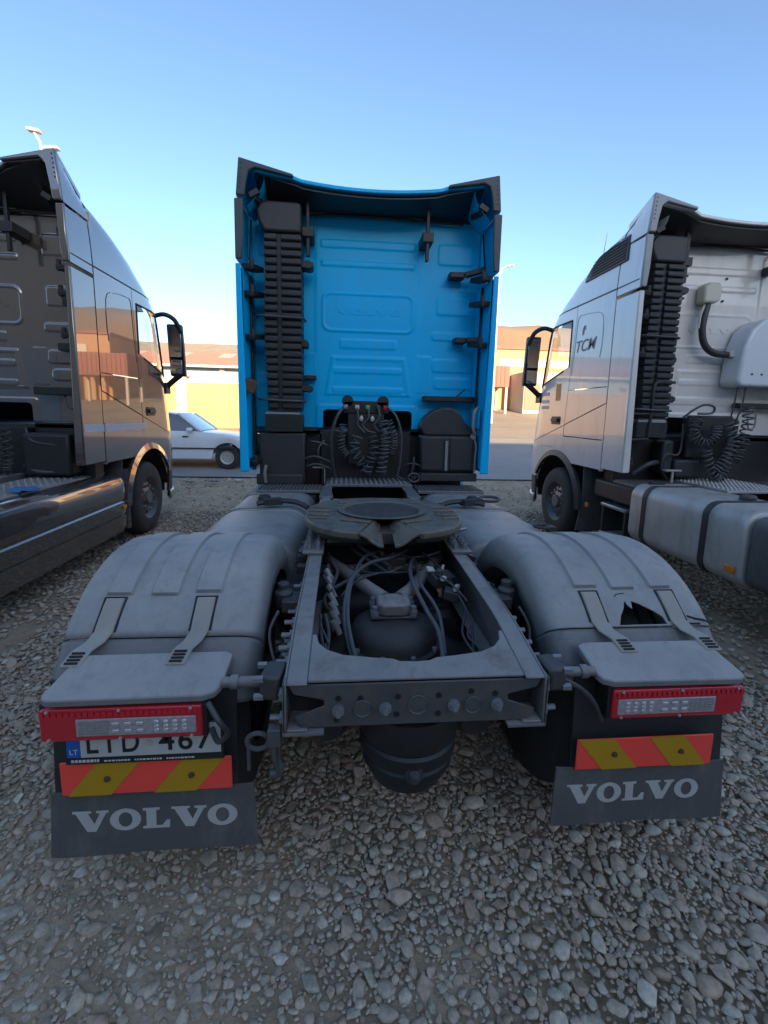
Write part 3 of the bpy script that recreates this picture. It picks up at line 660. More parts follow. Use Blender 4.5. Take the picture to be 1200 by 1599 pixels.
def roof_flare(t, paint, lip, eh=0.0):
    def ztop(x):
        a = abs(x)
        if a < .66: return 3.805 + eh*.6 + .045*(a/.66)**2
        if a < .75: return lerp(3.85+eh*.6, 3.885+eh, (a-.66)/.09)
        return 3.885 + eh + .10*((a-.75)/.46)**1.15
    def zth(x):
        a = abs(x); return .035 if a < .66 else lerp(.035, .06, min(1, (a-.66)/.4))
    b = MB(); n = 48
    b.slab(lambda u, v: ((2*u-1)*lerp(1.205, 1.15, v), lerp(E0, E0+.48, v), lerp(ztop(lerp(-1.205, 1.205, u)), min(3.93, ztop(lerp(-1.205, 1.205, u))+.03), v)), n, 5, lambda p: (0, 0, -zth(p.x)))
    o = b.build('roof_spoiler', paint, t, smooth=30, bevel=.008)
    # black sheet painted as the underside's shade; closes the gap to the back wall
    b = MB(); b.slab(lambda u, v: (lerp(-1.08, 1.08, u), lerp(E0+.04, YW-.003, v), lerp(ztop(lerp(-1.08, 1.08, u))-.055, 3.735, v)), 24, 3, (0, 0, -.012)); b.build('spoiler_shade_sheet', m_black2, o)
    b = MB(); b.tube([(-.98, YW-.05, 3.695), (0, YW-.06, 3.715), (.98, YW-.05, 3.695)], .013, 8, 8); b.build('roof_rail', m_black, t)
    b = MB(); b.tube([(-.60, YW-.05, 3.722), (0, YW-.06, 3.738), (.55, YW-.05, 3.722)], .006, 6, 8); b.build('rail_highlight', m_steel, t)  # bright tube added as the highlight along the black rail
    for s in (-1, 1):   # corner ear with its rear-facing lip
        P = [(s*1.205, 3.985+eh), (s*.72, 3.872+eh), (s*.72, 3.842+eh), (s*1.06, 3.90+eh), (s*1.115, 3.875+eh*.8), (s*1.14, 3.79), (s*1.155, 3.665), (s*1.236, 3.665)]
        b = MB(); b.prism(P, 'y', E0-.035, E0+.0); ear = b.build('spoiler_ear', lip, t, bevel=.012)
        b = MB()
        for k in range(6): b.cyl((s*(1.182+.003*k), E0-.038, 3.93+eh-.04*k), (s*(1.182+.003*k), E0-.03, 3.93+eh-.04*k), .007, n=8)
        b.build('fixing_hole', m_ink, ear)
        b = MB(); b.slab(lambda u, v: (s*lerp(lerp(1.236, 1.20, u), side(lerp(E0, E0+.42, v), lerp(3.66, 3.96, u)), v), lerp(E0, E0+.46, v), lerp(3.665, lerp(3.975+eh, 3.90, v), u)), 5, 5, (-s*.02, 0, 0)); b.build('ear_side', paint, ear)
        # dome that fills the ear inside
        b = MB(); b.grid(lambda u, v: (s*(1.15-.16*math.sin(u*math.pi/2)), E0+.03+.36*v, lerp(3.60, 3.86, u)), 6, 4); b.build('ear_lining', paint, ear, fix=False)
    return o

def deflectors(t, paint, lip, sides=(-1, 1)):
    for s in sides:
        def fn(z0, z1, flare):
            return lambda u, v: (s*(side(lerp(E0, E0+.42, v), lerp(z0, z1, u)) + flare*(1-v)), lerp(E0+.0, E0+.415, v), lerp(z0, z1, u))
        b = MB(); b.slab(fn(3.125, 3.645, .003), 6, 6, (-s*.024, 0, 0)); u = b.build('upper_deflector', paint, t, bevel=.006)
        b = MB(); b.prism([(s*1.252, 3.645), (s*1.17, 3.645), (s*1.178, 3.30), (s*1.195, 3.125), (s*1.254, 3.125)], 'y', E0-.03, E0-.001); b.build('edge_lip', lip, u, bevel=.012)
        b = MB(); b.slab(fn(1.14, 3.09, .004), 14, 6, (-s*.024, 0, 0)); l = b.build('lower_deflector', paint, t, bevel=.006)
        b = MB(); b.prism([(s*1.256, 3.09), (s*1.205, 3.09), (s*1.20, 2.6), (s*1.185, 1.9), (s*1.165, 1.16), (s*1.175, 1.14), (s*1.257, 1.14)], 'y', E0-.022, E0-.001); b.build('edge_flange', paint, l, bevel=.01)
        # inner stiffening panel, hinges and black tubes that stand in for the dark gap to the cab
        b = MB(); b.slab(lambda u, v: (s*lerp(1.195, 1.165, v*v*(3-2*v)), lerp(E0+.03, YW-.02, v), lerp(1.18, 3.07, u)), 10, 6, (s*.006, 0, 0)); b.build('inner_skin', paint, l)
        b = MB(); b.tube([(s*1.165, E0+.22, 3.04), (s*1.160, E0+.22, 2.4), (s*1.15, E0+.22, 1.3)], .014, 6, 4); b.tube([(s*1.165, E0+.30, 3.58), (s*1.15, E0+.10, 3.16)], .010, 6); b.build('dark_gap_tube', m_black, l)
        for z in (3.10, 2.86, 2.46) + ((1.24,) if s < 0 else ()):
            b = MB(); b.box((s*1.13, E0+.16, z), (.12, .26, .05), (8, 0, s*14)); b.cyl((s*1.12, E0+.05, z-.05), (s*1.12, E0+.05, z+.06), .022, n=10); b.build('hinge_bracket', m_black, l, bevel=.008)
        b = MB(); b.tube([(s*1.10, E0+.05, 3.70), (s*1.06, E0+.12, 3.69), (s*1.05, E0+.3, 3.74)], .03, 8); b.box((s*1.08, E0+.03, 3.71), (.09, .05, .045), (0, s*30, 0)); b.build('spoiler_stay', m_black, u)

def side_skin(t, s, paint, low_dark=None, arch=None):
    yd = E0+1.43; g = .006
    ydf = lambda z: yd - .13*min(1, max(0, (z-1.5)/1.6)); yw = E0+1.415
    archR = .70
    def zarch(y):
        d = abs(y-YAX_F)
        base = 1.12 if y < YAX_F else .80
        return max(base, ZAX+math.sqrt(archR**2-d*d)) if d < archR else base
    zdoor = lambda y: 1.92 - .285*(y-E0-.43)
    b = MB(); panel(b, s, E0+.43, lambda z: ydf(z)-g, 2.12, 3.205, 8, 12); up = b.build('side_panel', paint, t)
    # pressed blind-window outline
    b = MB(); zz = [(E0+1.33, 2.32), (E0+1.29, 2.7), (E0+1.265, 3.0), (E0+1.25, 3.05), (E0+1.21, 3.075), (E0+1.0, 3.065), (E0+.76, 3.03), (E0+.69, 3.0), (E0+.65, 2.94), (E0+.63, 2.8), (E0+.635, 2.62), (E0+.66, 2.48)]
    b.rings([(s*(side(y, z)+.0005), y, z) for y, z in zz], .006, 6); b.build('pressed_bead', paint, up)
    b = MB(); panel(b, s, E0+.43, lambda z: ydf(z)-g, lambda y: zdoor(y)+.006, 2.11, 8, 6); b.build('luggage_door', paint, t)
    b = MB(); panel(b, s, E0+.43, yd-g, 1.485, lambda y: zdoor(y)-.006, 8, 4, proud=-.004); b.build('side_locker', paint, t)
    b = MB(); panel(b, s, E0+.43, yd-g, zarch, 1.473, 50, 6); b.build('lower_panel', paint, t)
    b = MB(); panel(b, s, yd, E0+2.74, zarch, lambda y: zdoor(y)-.010, 60, 6); b.build('wing_panel', paint, t)
    # door: below the window, pillars, header
    yf = lambda z: E0 + ef(z) - .13
    zs = lambda y: 2.44 - .25*(y-yd)/.95
    b = MB(); panel(b, s, lambda z: ydf(z)+g, yf, zdoor, zs, 16, 10)
    panel(b, s, lambda z: ydf(z)+g, yw, zs, 3.205, 2, 8); panel(b, s, yw, yf, 3.06, 3.205, 12, 2)
    panel(b, s, lambda z: yf(z)-.10, yf, zs, 3.06, 3, 8); d = b.build('door', paint, t)
    b = MB(); panel(b, s, yw, lambda z: yf(z)-.10, zs, 3.06, 8, 6, proud=-.008, th=.005); b.build('side_window', m_glass, d)
    fr = MB(); pth = [(yw, 2.43), (yw, 3.055), (E0+ef(3.05)-.24, 3.055), (E0+ef(2.2)-.235, zs(E0+2.35)), (yw, 2.43)]
    fr.rings([(s*(side(y, z)-.001), y, z) for k in range(4) for y, z in [(lerp(pth[k][0], pth[k+1][0], q/6), lerp(pth[k][1], pth[k+1][1], q/6)) for q in range(6)]], .013, 6); fr.build('window_seal', m_black, d)
    b = MB(); b.box((s*(side(yd+.25, 1.70)+.018), yd+.26, 1.70), (.03, .20, .05), (0, 0, 0)); b.box((s*(side(yd+.25, 1.70)+.004), yd+.25, 1.695), (.012, .26, .115)); b.build('door_handle', m_black, d, bevel=.02, seg=3)
    # front corner post and windscreen side
    b = MB(); panel(b, s, lambda z: E0+ef(z)-.122, lambda z: E0+ef(z)-.002, lambda y: 1.32, lambda y: 3.2, 4, 14); b.build('corner_post', paint, t)
    # wheel arch lip and inner liner
    am = arch if arch else paint
    b = MB(); yc = YAX_F
    def fa(u, v):
        an = lerp(R(28), R(178), u); rr = lerp(.685, .765, v); y = yc - rr*math.cos(math.pi-an)*-1; y = yc + rr*math.cos(an); z = ZAX + rr*math.sin(an)
        z = max(z, .84) if y > yc else z
        return (s*(side(min(y, E0+2.6), max(z, 1.0)) + .028 - .02*v), y, z)
    b.slab(fa, 30, 3, (-s*.045, 0, 0)); b.build('wheel_arch', am, t, smooth=50)
    b = MB(); b.grid(lambda u, v: (s*lerp(.70, 1.215, v), yc + .69*math.cos(lerp(R(8), R(175), u)), ZAX + .69*math.sin(lerp(R(8), R(175), u))), 24, 2); b.bb((s*.68, yc-.69, .8), (s*.70, yc+.69, 1.3)); b.build('wheel_housing', m_black, t, fix=False)
    b = MB(); b.slab(lambda u, v: (s*lerp(.80, 1.20, u), yc-.62-.10*math.sin(v*2.2), lerp(.22, 1.10, v)), 4, 8, (0, -.02, 0)); b.build('splash_guard', m_flap if low_dark is None else low_dark, t)

def mirror(t, s, paint):
    c = empty('mirror', (0, 0, 0)); c.parent = t
    x0 = side(E0+2.25, 3.0)
    b = MB(); b.tube([(s*(x0-.02), E0+2.24, 3.06), (s*(x0+.14), E0+2.22, 3.09), (s*(x0+.27), E0+2.26, 3.02), (s*(x0+.335), E0+2.32, 2.85)], .033, 10); b.build('upper_arm', m_black, c)
    b = MB(); b.tube([(s*(side(E0+2.3, 2.05)-.02), E0+2.36, 2.04), (s*(x0+.16), E0+2.36, 2.14), (s*(x0+.29), E0+2.35, 2.24)], .042, 10); b.box((s*(side(E0+2.3, 2.1)+.01), E0+2.36, 2.04), (.05, .16, .16)); b.build('lower_arm', m_black, c)
    b = MB()
    b.slab(lambda u, v: (s*(x0+lerp(.135, .355, u)-.03*(v-.5)), E0+2.42+.07*math.sin(math.pi*u)*math.sin(math.pi*min(1, v*1.0)), lerp(2.22, 2.98, v)), 8, 12, (0, -.10, 0)); b.build('housing', m_black, c, bevel=.03, seg=3)
    for z0, z1 in ((2.50, 2.94), (2.26, 2.46)):
        b = MB(); b.bb((s*(x0+.155), E0+2.312, z0), (s*(x0+.33), E0+2.318, z1)); b.build('mirror_glass', m_mirror, c, bevel=.01)
    return c

def cab_body(t, paint, sides=(-1, 1), lip=None, arch=None, eh=0.0):
    back_wall('back_wall', paint, t); snorkel(t); roof_flare(t, paint, lip or paint, eh); deflectors(t, paint, lip or paint, sides)
    for s in (-1, 1):
        side_skin(t, s, paint, arch=arch); mirror(t, s, paint)
        b = MB(); b.bb((s*1.195, YW-.004, 1.10), (s*1.232, YW+.03, 3.75)); b.build('corner_seam', paint, t)
    # roof shell: rings stacked in z
    zs = list(np.linspace(3.225, 3.96, 14)); rings = []
    for z in zs:
        e1 = max(ef(z), .47); xs = []
        ring = []
        for k in range(13): y = lerp(E0+.43, E0+e1-.02, (k/12)); ring.append((side(y, z), y, z))
        xf = ring[-1][0]
        for k in range(1, 9): a = k/8; ring.append((xf*(1-a), E0+e1-.02+.10*math.sin(a*math.pi/2)*min(1, (e1-.47)*2), z))
        ring = ring + [(-x, y, zz) for x, y, zz in ring[-2::-1]]; rings.append(ring)
    n = len(rings[0]); b = MB(); vs = [p for r_ in rings for p in r_]
    fs = [(j*n+i, j*n+i+1, (j+1)*n+i+1, (j+1)*n+i) for j in range(len(zs)-1) for i in range(n-1)]; fs.append(tuple(range((len(zs)-1)*n, len(zs)*n)))
    b.add(vs, fs); b.build('roof_shell', paint, t, smooth=50)
    b = MB()   # black seal strip round the roof seam
    for s in (-1, 1): b.rings([(s*(side(lerp(E0+.02, E0+2.1, k/16), 3.214)-.004), lerp(E0+.02, E0+2.1, k/16), 3.214) for k in range(17)], .011, 6)
    b.build('roof_seam', m_black, t)
    # front: windscreen, grille, bumper
    def front(z0, z1, dy, m_, name, nu=12, nv=6, w=1.0, th=.02):
        b = MB(); b.slab(lambda u, v: ((2*u-1)*w*.93*side(E0+ef(lerp(z0, z1, v))-.02, lerp(z0, z1, v)), E0+ef(lerp(z0, z1, v))+dy+.08*(1-(2*u-1)**2), lerp(z0, z1, v)), nu, nv, (0, -th, 0)); return b.build(name, m_, t)
    front(2.02, 3.12, -.02, m_glass, 'windscreen', th=.006); front(3.122, 3.22, -.02, paint, 'sun_visor'); front(1.32, 2.0, -.015, paint, 'front_panel')
    g_ = front(.95, 1.31, -.01, m_black, 'grille')
    b = MB()
    for k in range(5): b.slab(lambda u, v: ((2*u-1)*.75, E0+ef(1)+.075*(1-(2*u-1)**2)+.012, .985+.065*k+.02*v), 8, 1, (0, -.02, 0))
    b.build('slat', m_steel, g_)
    front(.42, .945, .0, m_black2, 'bumper', th=.12)
    for s in (-1, 1):
        b = MB(); b.box((s*.86, E0+2.80, 1.13), (.22, .10, .30), (0, 0, -s*14)); b.build('headlight', m_led, t, bevel=.03)
        b = MB(); b.slab(lambda u, v: (s*(side(lerp(E0+2.22, E0+2.74, u), .6)+.0-.02*(1-v)), lerp(E0+2.25, E0+2.76, u), lerp(.40, .80, v)), 8, 4, (-s*.03, 0, 0)); b.build('bumper_corner', m_black2, t)
        b = MB(); b.slab(lambda u, v: (s*(side(lerp(E0+2.22, E0+2.74, u), .6)+.012), lerp(E0+2.25, E0+2.77, u), lerp(.36, .50, v)), 8, 2, (-s*.05, 0, 0)); b.build('bumper_trim', m_steel if paint is not m_blue else paint, t, bevel=.015)
    # inside: floor, dash, seats, rear lining, so that the windows look into a cab
    b = MB(); b.bb((-1.16, YW+.02, 1.50), (1.16, E0+2.5, 1.54)); b.bb((-1.12, E0+2.15, 1.54), (1.12, E0+2.52, 2.02)); b.build('cab_floor', m_black2, t)
    for s in (-1, 1):
        b = MB(); b.box((s*.62, E0+1.75, 1.95), (.5, .5, .14)); b.box((s*.62, E0+1.50, 2.28), (.48, .14, .62), (-10, 0, 0)); b.build('seat', m_black2, t, bevel=.04)
    # engine tunnel / underside
    b = MB(); b.bb((-.48, YW-.10, .80), (.48, E0+2.3, 1.50)); b.bb((-1.1, YW+.25, 1.08), (1.1, E0+.85, 1.50)); b.build('engine_tunnel', m_black, t)
    for xa_, xb_ in ((-1.05, -.5), (.5, 1.1)):
        b = MB(); b.bb((xa_, YW+.02, .75), (xb_, YW+.2, 1.56)); b.build('underfloor_shield', m_black, t)

def wheel(t, x, y, s, w=.30, front=True):
    b = MB(); R_ = ZAX
    b.lathe([(.29, 0), (.34, -.004), (.42, .0), (.475, .018), (.497, .045), (R_, .07), (R_, w*.36), (R_-.012, w*.38), (R_-.012, w*.40), (R_, w*.42), (R_, w*.58), (R_-.012, w*.60), (R_-.012, w*.62), (R_, w*.64), (R_, w-.07), (.497, w-.045), (.475, w-.018), (.42, w), (.34, w), (.29, w)], (x, y, R_), 'x', 56, -s)
    wh = b.build('wheel', m_rubber, t)
    b = MB()
    if front: pr = [(0, -.0), (.085, -.0), (.095, .012), (.095, .035), (.12, .045), (.165, .05), (.17, .055), (.215, .058), (.235, .075), (.262, .05), (.285, .012), (.296, .0), (.30, .015), (.285, .03)]
    else: pr = [(0, .02), (.11, .02), (.125, .05), (.14, .14), (.20, .15), (.24, .13), (.275, .05), (.296, .0), (.30, .015), (.285, .03)]
    b.lathe(pr, (x, y, R_), 'x', 40, -s); rim = b.build('rim', m_rim, wh, smooth=40)
    b = MB()
    for k in range(10):
        a = 2*math.pi*k/10; q = (y+.1675*math.cos(a), R_+.1675*math.sin(a)); b.cyl((x-s*.052, *q), (x-s*.012, *q), .017, .014, 8)
    b.build('wheel_nut', m_steel, wh)
    b = MB()
    for k in range(10):
        a = 2*math.pi*(k+.5)/10; q = (y+.215*math.cos(a), R_+.215*math.sin(a)); b.cyl((x-s*.0585, *q), (x-s*.053, *q), .022, .022, 10)
    b.build('hand_hole', m_ink, rim)
    return wh

ZR = lambda y: float(np.interp(y, [0, .33, .9, 1.1, 4.5], [.912, .975, 1.0, 1.003, 1.003]))
def chassis(t, near=True):
    for s in (-1, 1):
        ys = [0, .15, .33, .6, .9, 1.4, 2.2, 3.3, 5.6]; dep = lambda y: float(np.interp(y, [0, .40, .9], [.165, .25, .27]))
        b = MB(); n = 24; Y = np.concatenate([np.linspace(0, 1.2, 13), np.linspace(1.5, 5.7, 9)]); k = len(Y)-1
        yy = lambda v: float(Y[int(round(v*k))])
        b.slab(lambda u, v: (s*.425, yy(v), ZR(yy(v)) - u*dep(yy(v))), 3, k, (-s*.008, 0, 0))
        b.slab(lambda u, v: (s*lerp(.416, .352, u), yy(v), ZR(yy(v))), 2, k, (0, 0, -.008))
        b.slab(lambda u, v: (s*lerp(.416, .352, u), yy(v), ZR(yy(v)) - dep(yy(v))), 2, k, (0, 0, .008))
        b.build('frame_rail', m_frame, t, bevel=.003, seg=1)
        if near:
            src = None
            for i, (y, dz) in enumerate([(y, dz) for y in (.03, .10, .17, .24, .31, .40) for dz in (.045, .125)] + [(.52, .06), (.62, .18), (.75, .05), (.88, .2), (1.0, .07), (1.1, .2)]):
                if src is None:
                    b = MB(); b.cyl((0, 0, 0), (.014, 0, 0), .021, n=6); b.cyl((.014, 0, 0), (.045, 0, 0), .010, n=8); b.cyl((.0, 0, 0), (.003, 0, 0), .028, n=12)
                    src = b.build('bolt', m_bolt, t)
                    o = src
                else: o = inst(src, t)
                o.location = (s*.4255, y, ZR(y)-dz-.01); o.rotation_euler = (0, 0, 0 if s > 0 else math.pi)
    # end cross member with notched face, holes and a top plate with the big rounded cut-out
    face = [(-.412, .900), (.412, .900), (.395, .868), (.30, .846), (.30, .826), (.395, .792), (.372, .752), (-.372, .752), (-.395, .792), (-.30, .826), (-.30, .846), (-.395, .868)]
    b = MB(); b.prism(face, 'y', .012, .02); cm = b.build('end_cross_member', m_face, t, bevel=.003, seg=1)
    b = MB(); b.bb((-.415, .10, .74), (.415, .11, .905)); b.build('inner_web', m_framed, cm)
    cut = [(.335, .235), (.325, .19), (.295, .155), (.24, .128), (.14, .112), (.075, .105), (.05, .092), (0, .088), (-.05, .092), (-.075, .105), (-.14, .112), (-.24, .128), (-.295, .155), (-.325, .19), (-.335, .235)]
    pl = [(-.351, .014), (.351, .014), (.351, .235)] + cut + [(-.351, .235)]
    b = MB(); b.prism(pl, 'z', lambda p: ZR(p[1])-.0105, lambda p: ZR(p[1])-.0005); b.build('top_plate', m_frame, cm, bevel=.003, seg=1)
    for x, r, z in ((0, .030, .822), (-.178, .026, .815), (.182, .026, .815)):
        b = MB(); b.lathe([(0, 0), (r*.98, 0), (r, -.0015), (r*1.07, -.003), (r*1.14, 0)], (x, .0095, z), 'y', 24); b.build('drain_hole', m_face, cm)
    hl = None
    for x, z in ((-.065, .852), (.068, .852), (-.068, .790), (.068, .788), (-.255, .852), (.255, .852), (-.26, .778), (.175, .862), (-.185, .85)):
        b = MB(); b.cyl((x, .0095, z), (x, .011, z), .010, n=12); b.build('hole', m_ink, cm)
    for x, z in ((-.255, .812), (-.105, .815), (.118, .818), (.262, .816)):
        b = MB(); b.cyl((x, .012, z), (x, .003, z), .020, n=14); b.cyl((x, .003, z), (x, -.008, z), .014, n=6); b.cyl((x, -.008, z), (x, -.02, z), .008, n=8); b.build('bolt', m_bolt, cm)
    for s in (-1, 1):
        b = MB(); b.prism([(s*.428, .74), (s*.428, .912), (s*.4265, .912), (s*.4265, .74)], 'y', -.004, .05); b.bb((s*.428, -.004, .737), (s*.30, .12, .745)); b.build('end_gusset', m_frame, t)
    for y in (1.48, 2.05, 2.7):
        b = MB(); b.bb((-.416, y-.05, .80), (.416, y+.05, .92)); b.build('cross_member', m_framed, t, bevel=.01)
    # fifth wheel
    fw_ = empty('fifth_wheel', (0, 1.42, 1.14)); fw_.parent = t
    P = []
    for k in range(0, 61):
        a = R(-90 + 20 + (320)*k/60); c, d = math.cos(a), math.sin(a)
        rr = .47 + .03*abs(math.sin(2*a))**1.5
        P.append((rr*c*1.0, rr*d*1.04))
    thr = [(-.155, -.43), (-.11, -.30), (-.06, -.16), (-.045, -.105), (-.03, -.07), (0, -.055), (.03, -.07), (.045, -.105), (.06, -.16), (.11, -.30), (.155, -.43)]
    P = P + thr
    P2 = [(x, y) for x, y in P]
    b = MB(); b.prism(P2, 'z', -.045, 0.0); pl = b.build('top_plate', m_grease, fw_, bevel=.012, seg=2)
    b = MB()
    for s in (1, -1):     # rear skirt sloping down and in, beside the throat
        def rim(u, v):
            a = R(lerp(-71, 12, u)); rr = (.47+.03*abs(math.sin(2*a))**1.5)*lerp(1.0, .90, v*v)
            return (s*rr*math.cos(a), 1.04*rr*math.sin(a), lerp(-.006, -.065*math.sin(math.pi*min(1, .22+u*.9))**.5-.015, v))
        b.slab(rim, 20, 4, (-s*.0, .022, -.004))
        def vr(u, v):
            y = lerp(-.115, -.47, v); xo = lerp(.048, .163, v**1.25); xi = lerp(.028, .030, v)
            return (s*lerp(xo, xi, u), y + .02*u*v, -.004 - .075*math.sin(u*math.pi/2)**1.6*(.35+.65*v))
        b.slab(vr, 6, 8, (0, 0, -.014))
    b.build('ramp', m_grease, pl, smooth=50, bevel=.005)
    b = MB(); b.lathe([(.27, .002), (.28, .010), (.245, .010), (.235, .002)], (0, .06, 0), 'z', 48); b.build('grease_ridge', m_grease, pl)
    b = MB(); b.lathe([(.0, .0035), (.232, .0035), (.235, .001)], (0, .06, 0), 'z', 48); b.build('grease_disc', m_greased, pl)
    b = MB()
    for s in (-1, 1):
        for yy_ in (-.17, -.09, .02, .13):
            b.box((s*.385, yy_, .004), (.13 if yy_ > -.12 else .10, .022, .012), (0, 0, s*8))
        b.box((s*.20, .30, .004), (.16, .03, .012), (0, 0, -s*24)); b.box((s*.18, -.24, .004), (.18, .025, .012), (0, 0, s*24))
    b.build('grease_groove', m_grease, pl, bevel=.004)
    b = MB(); b.bb((-.16, -.30, -.12), (.16, .15, -.046)); b.bb((-.40, -.10, -.10), (.40, .10, -.046)); b.cyl((-.045, -.05, -.115), (.045, -.05, -.115), .05, n=12); b.build('lock_housing', m_greased, fw_, bevel=.01)
    b = MB(); b.tube([(.14, -.2, -.09), (.32, -.16, -.09), (.5, -.12, -.07)], .012, 8); b.build('release_handle', m_bolt, fw_)
    for s in (-1, 1):
        b = MB(); b.prism([(-.19, -.135), (.19, -.135), (.10, -.046), (-.10, -.046)], 'x', s*.33, s*.43); b.build('pedestal', m_cast, fw_, bevel=.01)
        b = MB(); b.bb((s*.345, -.42, -.136), (s*.455, .48, -.122)); b.build('mounting_plate', m_frame, fw_, bevel=.003)
        b = MB()
        for yy_ in (-.36, -.30, -.24):
            for dx in (.375, .425): b.cyl((s*dx, yy_, -.122), (s*dx, yy_, -.095), .018, n=6); b.cyl((s*dx, yy_, -.095), (s*dx, yy_, -.08), .009, n=8)
        b.build('bolt', m_bolt, fw_)
    # rear axle, differential, V-stay, springs
    b = MB(); b.rings([(-.98, YAX_R, ZAX), (-.5, YAX_R, ZAX), (-.30, YAX_R, ZAX+.03), (-.2, YAX_R, ZAX+.05), (.2, YAX_R, ZAX+.05), (.30, YAX_R, ZAX+.03), (.5, YAX_R, ZAX), (.98, YAX_R, ZAX)], [.085, .085, .10, .15, .15, .10, .085, .085], 18); b.build('axle_beam', m_framed, t, smooth=60)
    b = MB(); b.lathe([(0, .27), (.06, .268), (.14, .25), (.185, .225), (.20, .19), (.205, .15), (.225, .145), (.225, .11), (.195, .10), (.19, -.1), (.12, -.25)], (-.005, .68, .55), 'z', 36); b.build('differential', m_framed, t, smooth=40)
    b = MB()
    for k in range(10):
        a = 2*math.pi*k/10; b.cyl((-.005+.213*math.cos(a), .68+.213*math.sin(a), .695), (-.005+.213*math.cos(a), .68+.213*math.sin(a), .715), .012, n=6)
    b.build('bolt', m_bolt, t)
    b = MB(); b.bb((-.115, .62, .815), (.10, .76, .835)); vs_ = b.build('stay_bracket', m_cast, t, bevel=.008)
    b = MB(); b.prism([(-.085+.0, .64), (-.06, .61), (.045, .61), (.07, .64), (.07, .72), (.045, .75), (-.06, .75), (-.085, .72)], 'z', .835, .895); b.lathe([(0, .905), (.035, .905), (.045, .898), (.05, .893)], (-.008, .68, 0), 'z', 20); b.build('stay_head', m_frame, vs_, bevel=.012)
    for x in (-.095, .08):
        for y in (.638, .742):
            b = MB(); b.cyl((x, y, .835), (x, y, .855), .021, n=12); b.cyl((x, y, .855), (x, y, .876), .015, n=6); b.build('bolt', m_bolt, vs_)
    for s in (-1, 1):
        b = MB(); b.rings([(s*.035-.008, .73, .87), (s*.10, .84, .872), (s*.35, 1.36, .868)], [.036, .034, .034], 14); b.build('stay_rod', m_frame, t)
        b = MB(); b.lathe([(0, .0), (.12, .0), (.13, .02), (.135, .08), (.12, .10), (.14, .13), (.14, .24), (.12, .26), (0, .26)], (s*.47, 1.12, .58), 'z', 24); b.build('air_bellow', m_rubber, t)
        b = MB(); b.rings([(s*.45, .52, .44), (s*.45, .75, .40), (s*.45, 1.2, .52)], .045, 8); b.build('trailing_arm', m_framed, t)
        b = MB(); b.cyl((s*.50, .92, .58), (s*.49, .82, .86), .03, n=12); b.cyl((s*.49, .83, .82), (s*.48, .80, .90), .04, n=12); b.build('shock_absorber', m_black, t)
        b = MB(); b.lathe([(0, 0), (.06, 0), (.085, .03), (.09, .12), (.06, .16), (0, .16)], (s*.30, .48, .52), 'y', 20, -1); b.build('brake_chamber', m_black2, t)
    b = MB(); b.rings([(0, .86, .62), (0, 1.0, .66), (0, 3.3, .72)], [.09, .065, .065], 16); b.build('propeller_shaft', m_black, t)
    for y_, z_ in ((1.30, .60), (1.62, .56)):
        b = MB(); b.lathe([(0, -.34), (.08, -.335), (.125, -.30), (.13, -.28), (.13, .28), (.125, .30), (.08, .335), (0, .34)], (0, y_, z_), 'x', 24); b.build('air_reservoir', m_black, t)
    for s in (-1, 1):
        b = MB(); b.lathe([(0, 0), (.07, 0), (.10, .03), (.10, .08), (.085, .10), (.10, .12), (.10, .20), (.06, .24), (0, .24)], (s*.30, .90, .62), 'y', 20); b.build('spring_brake', m_black2, t)
    # air tank / spring under the tail
    b = MB(); b.lathe([(0, .0), (.10, .0), (.135, .015), (.15, .05), (.15, .065), (.165, .075), (.165, .10), (.155, .11), (.175, .125), (.178, .17), (.17, .18), (.18, .20), (.18, .30), (0, .30)], (0, .20, .43), 'z', 40); tk = b.build('air_spring', m_black, t, smooth=40)
    b = MB(); b.cyl((.0, .03, .55), (.0, -.0, .55), .022, .012, 12); b.cyl((0, .04, .55), (0, .025, .55), .032, n=12); b.build('drain_valve', m_cast, tk)
    if not near: return
    b = MB(); b.tube([(-.45, .03, .74), (-.455, .02, .66), (-.44, .02, .60), (-.47, .03, .58)], .014, 8); b.bb((-.475, -.004, .70), (-.435, .03, .76)); b.bb((-.444, 0, .59), (-.438, .05, .74)); b.build('tow_bracket', m_face, t, bevel=.004)
    b = MB(); b.rings([(-.51+.035*math.cos(a), .03, .70+.028*math.sin(a)) for a in np.linspace(0, 2*math.pi, 17)], .008, 8, False); b.bb((-.545, .025, .60), (-.535, .04, .70)); b.build('tow_eye', m_face, t)
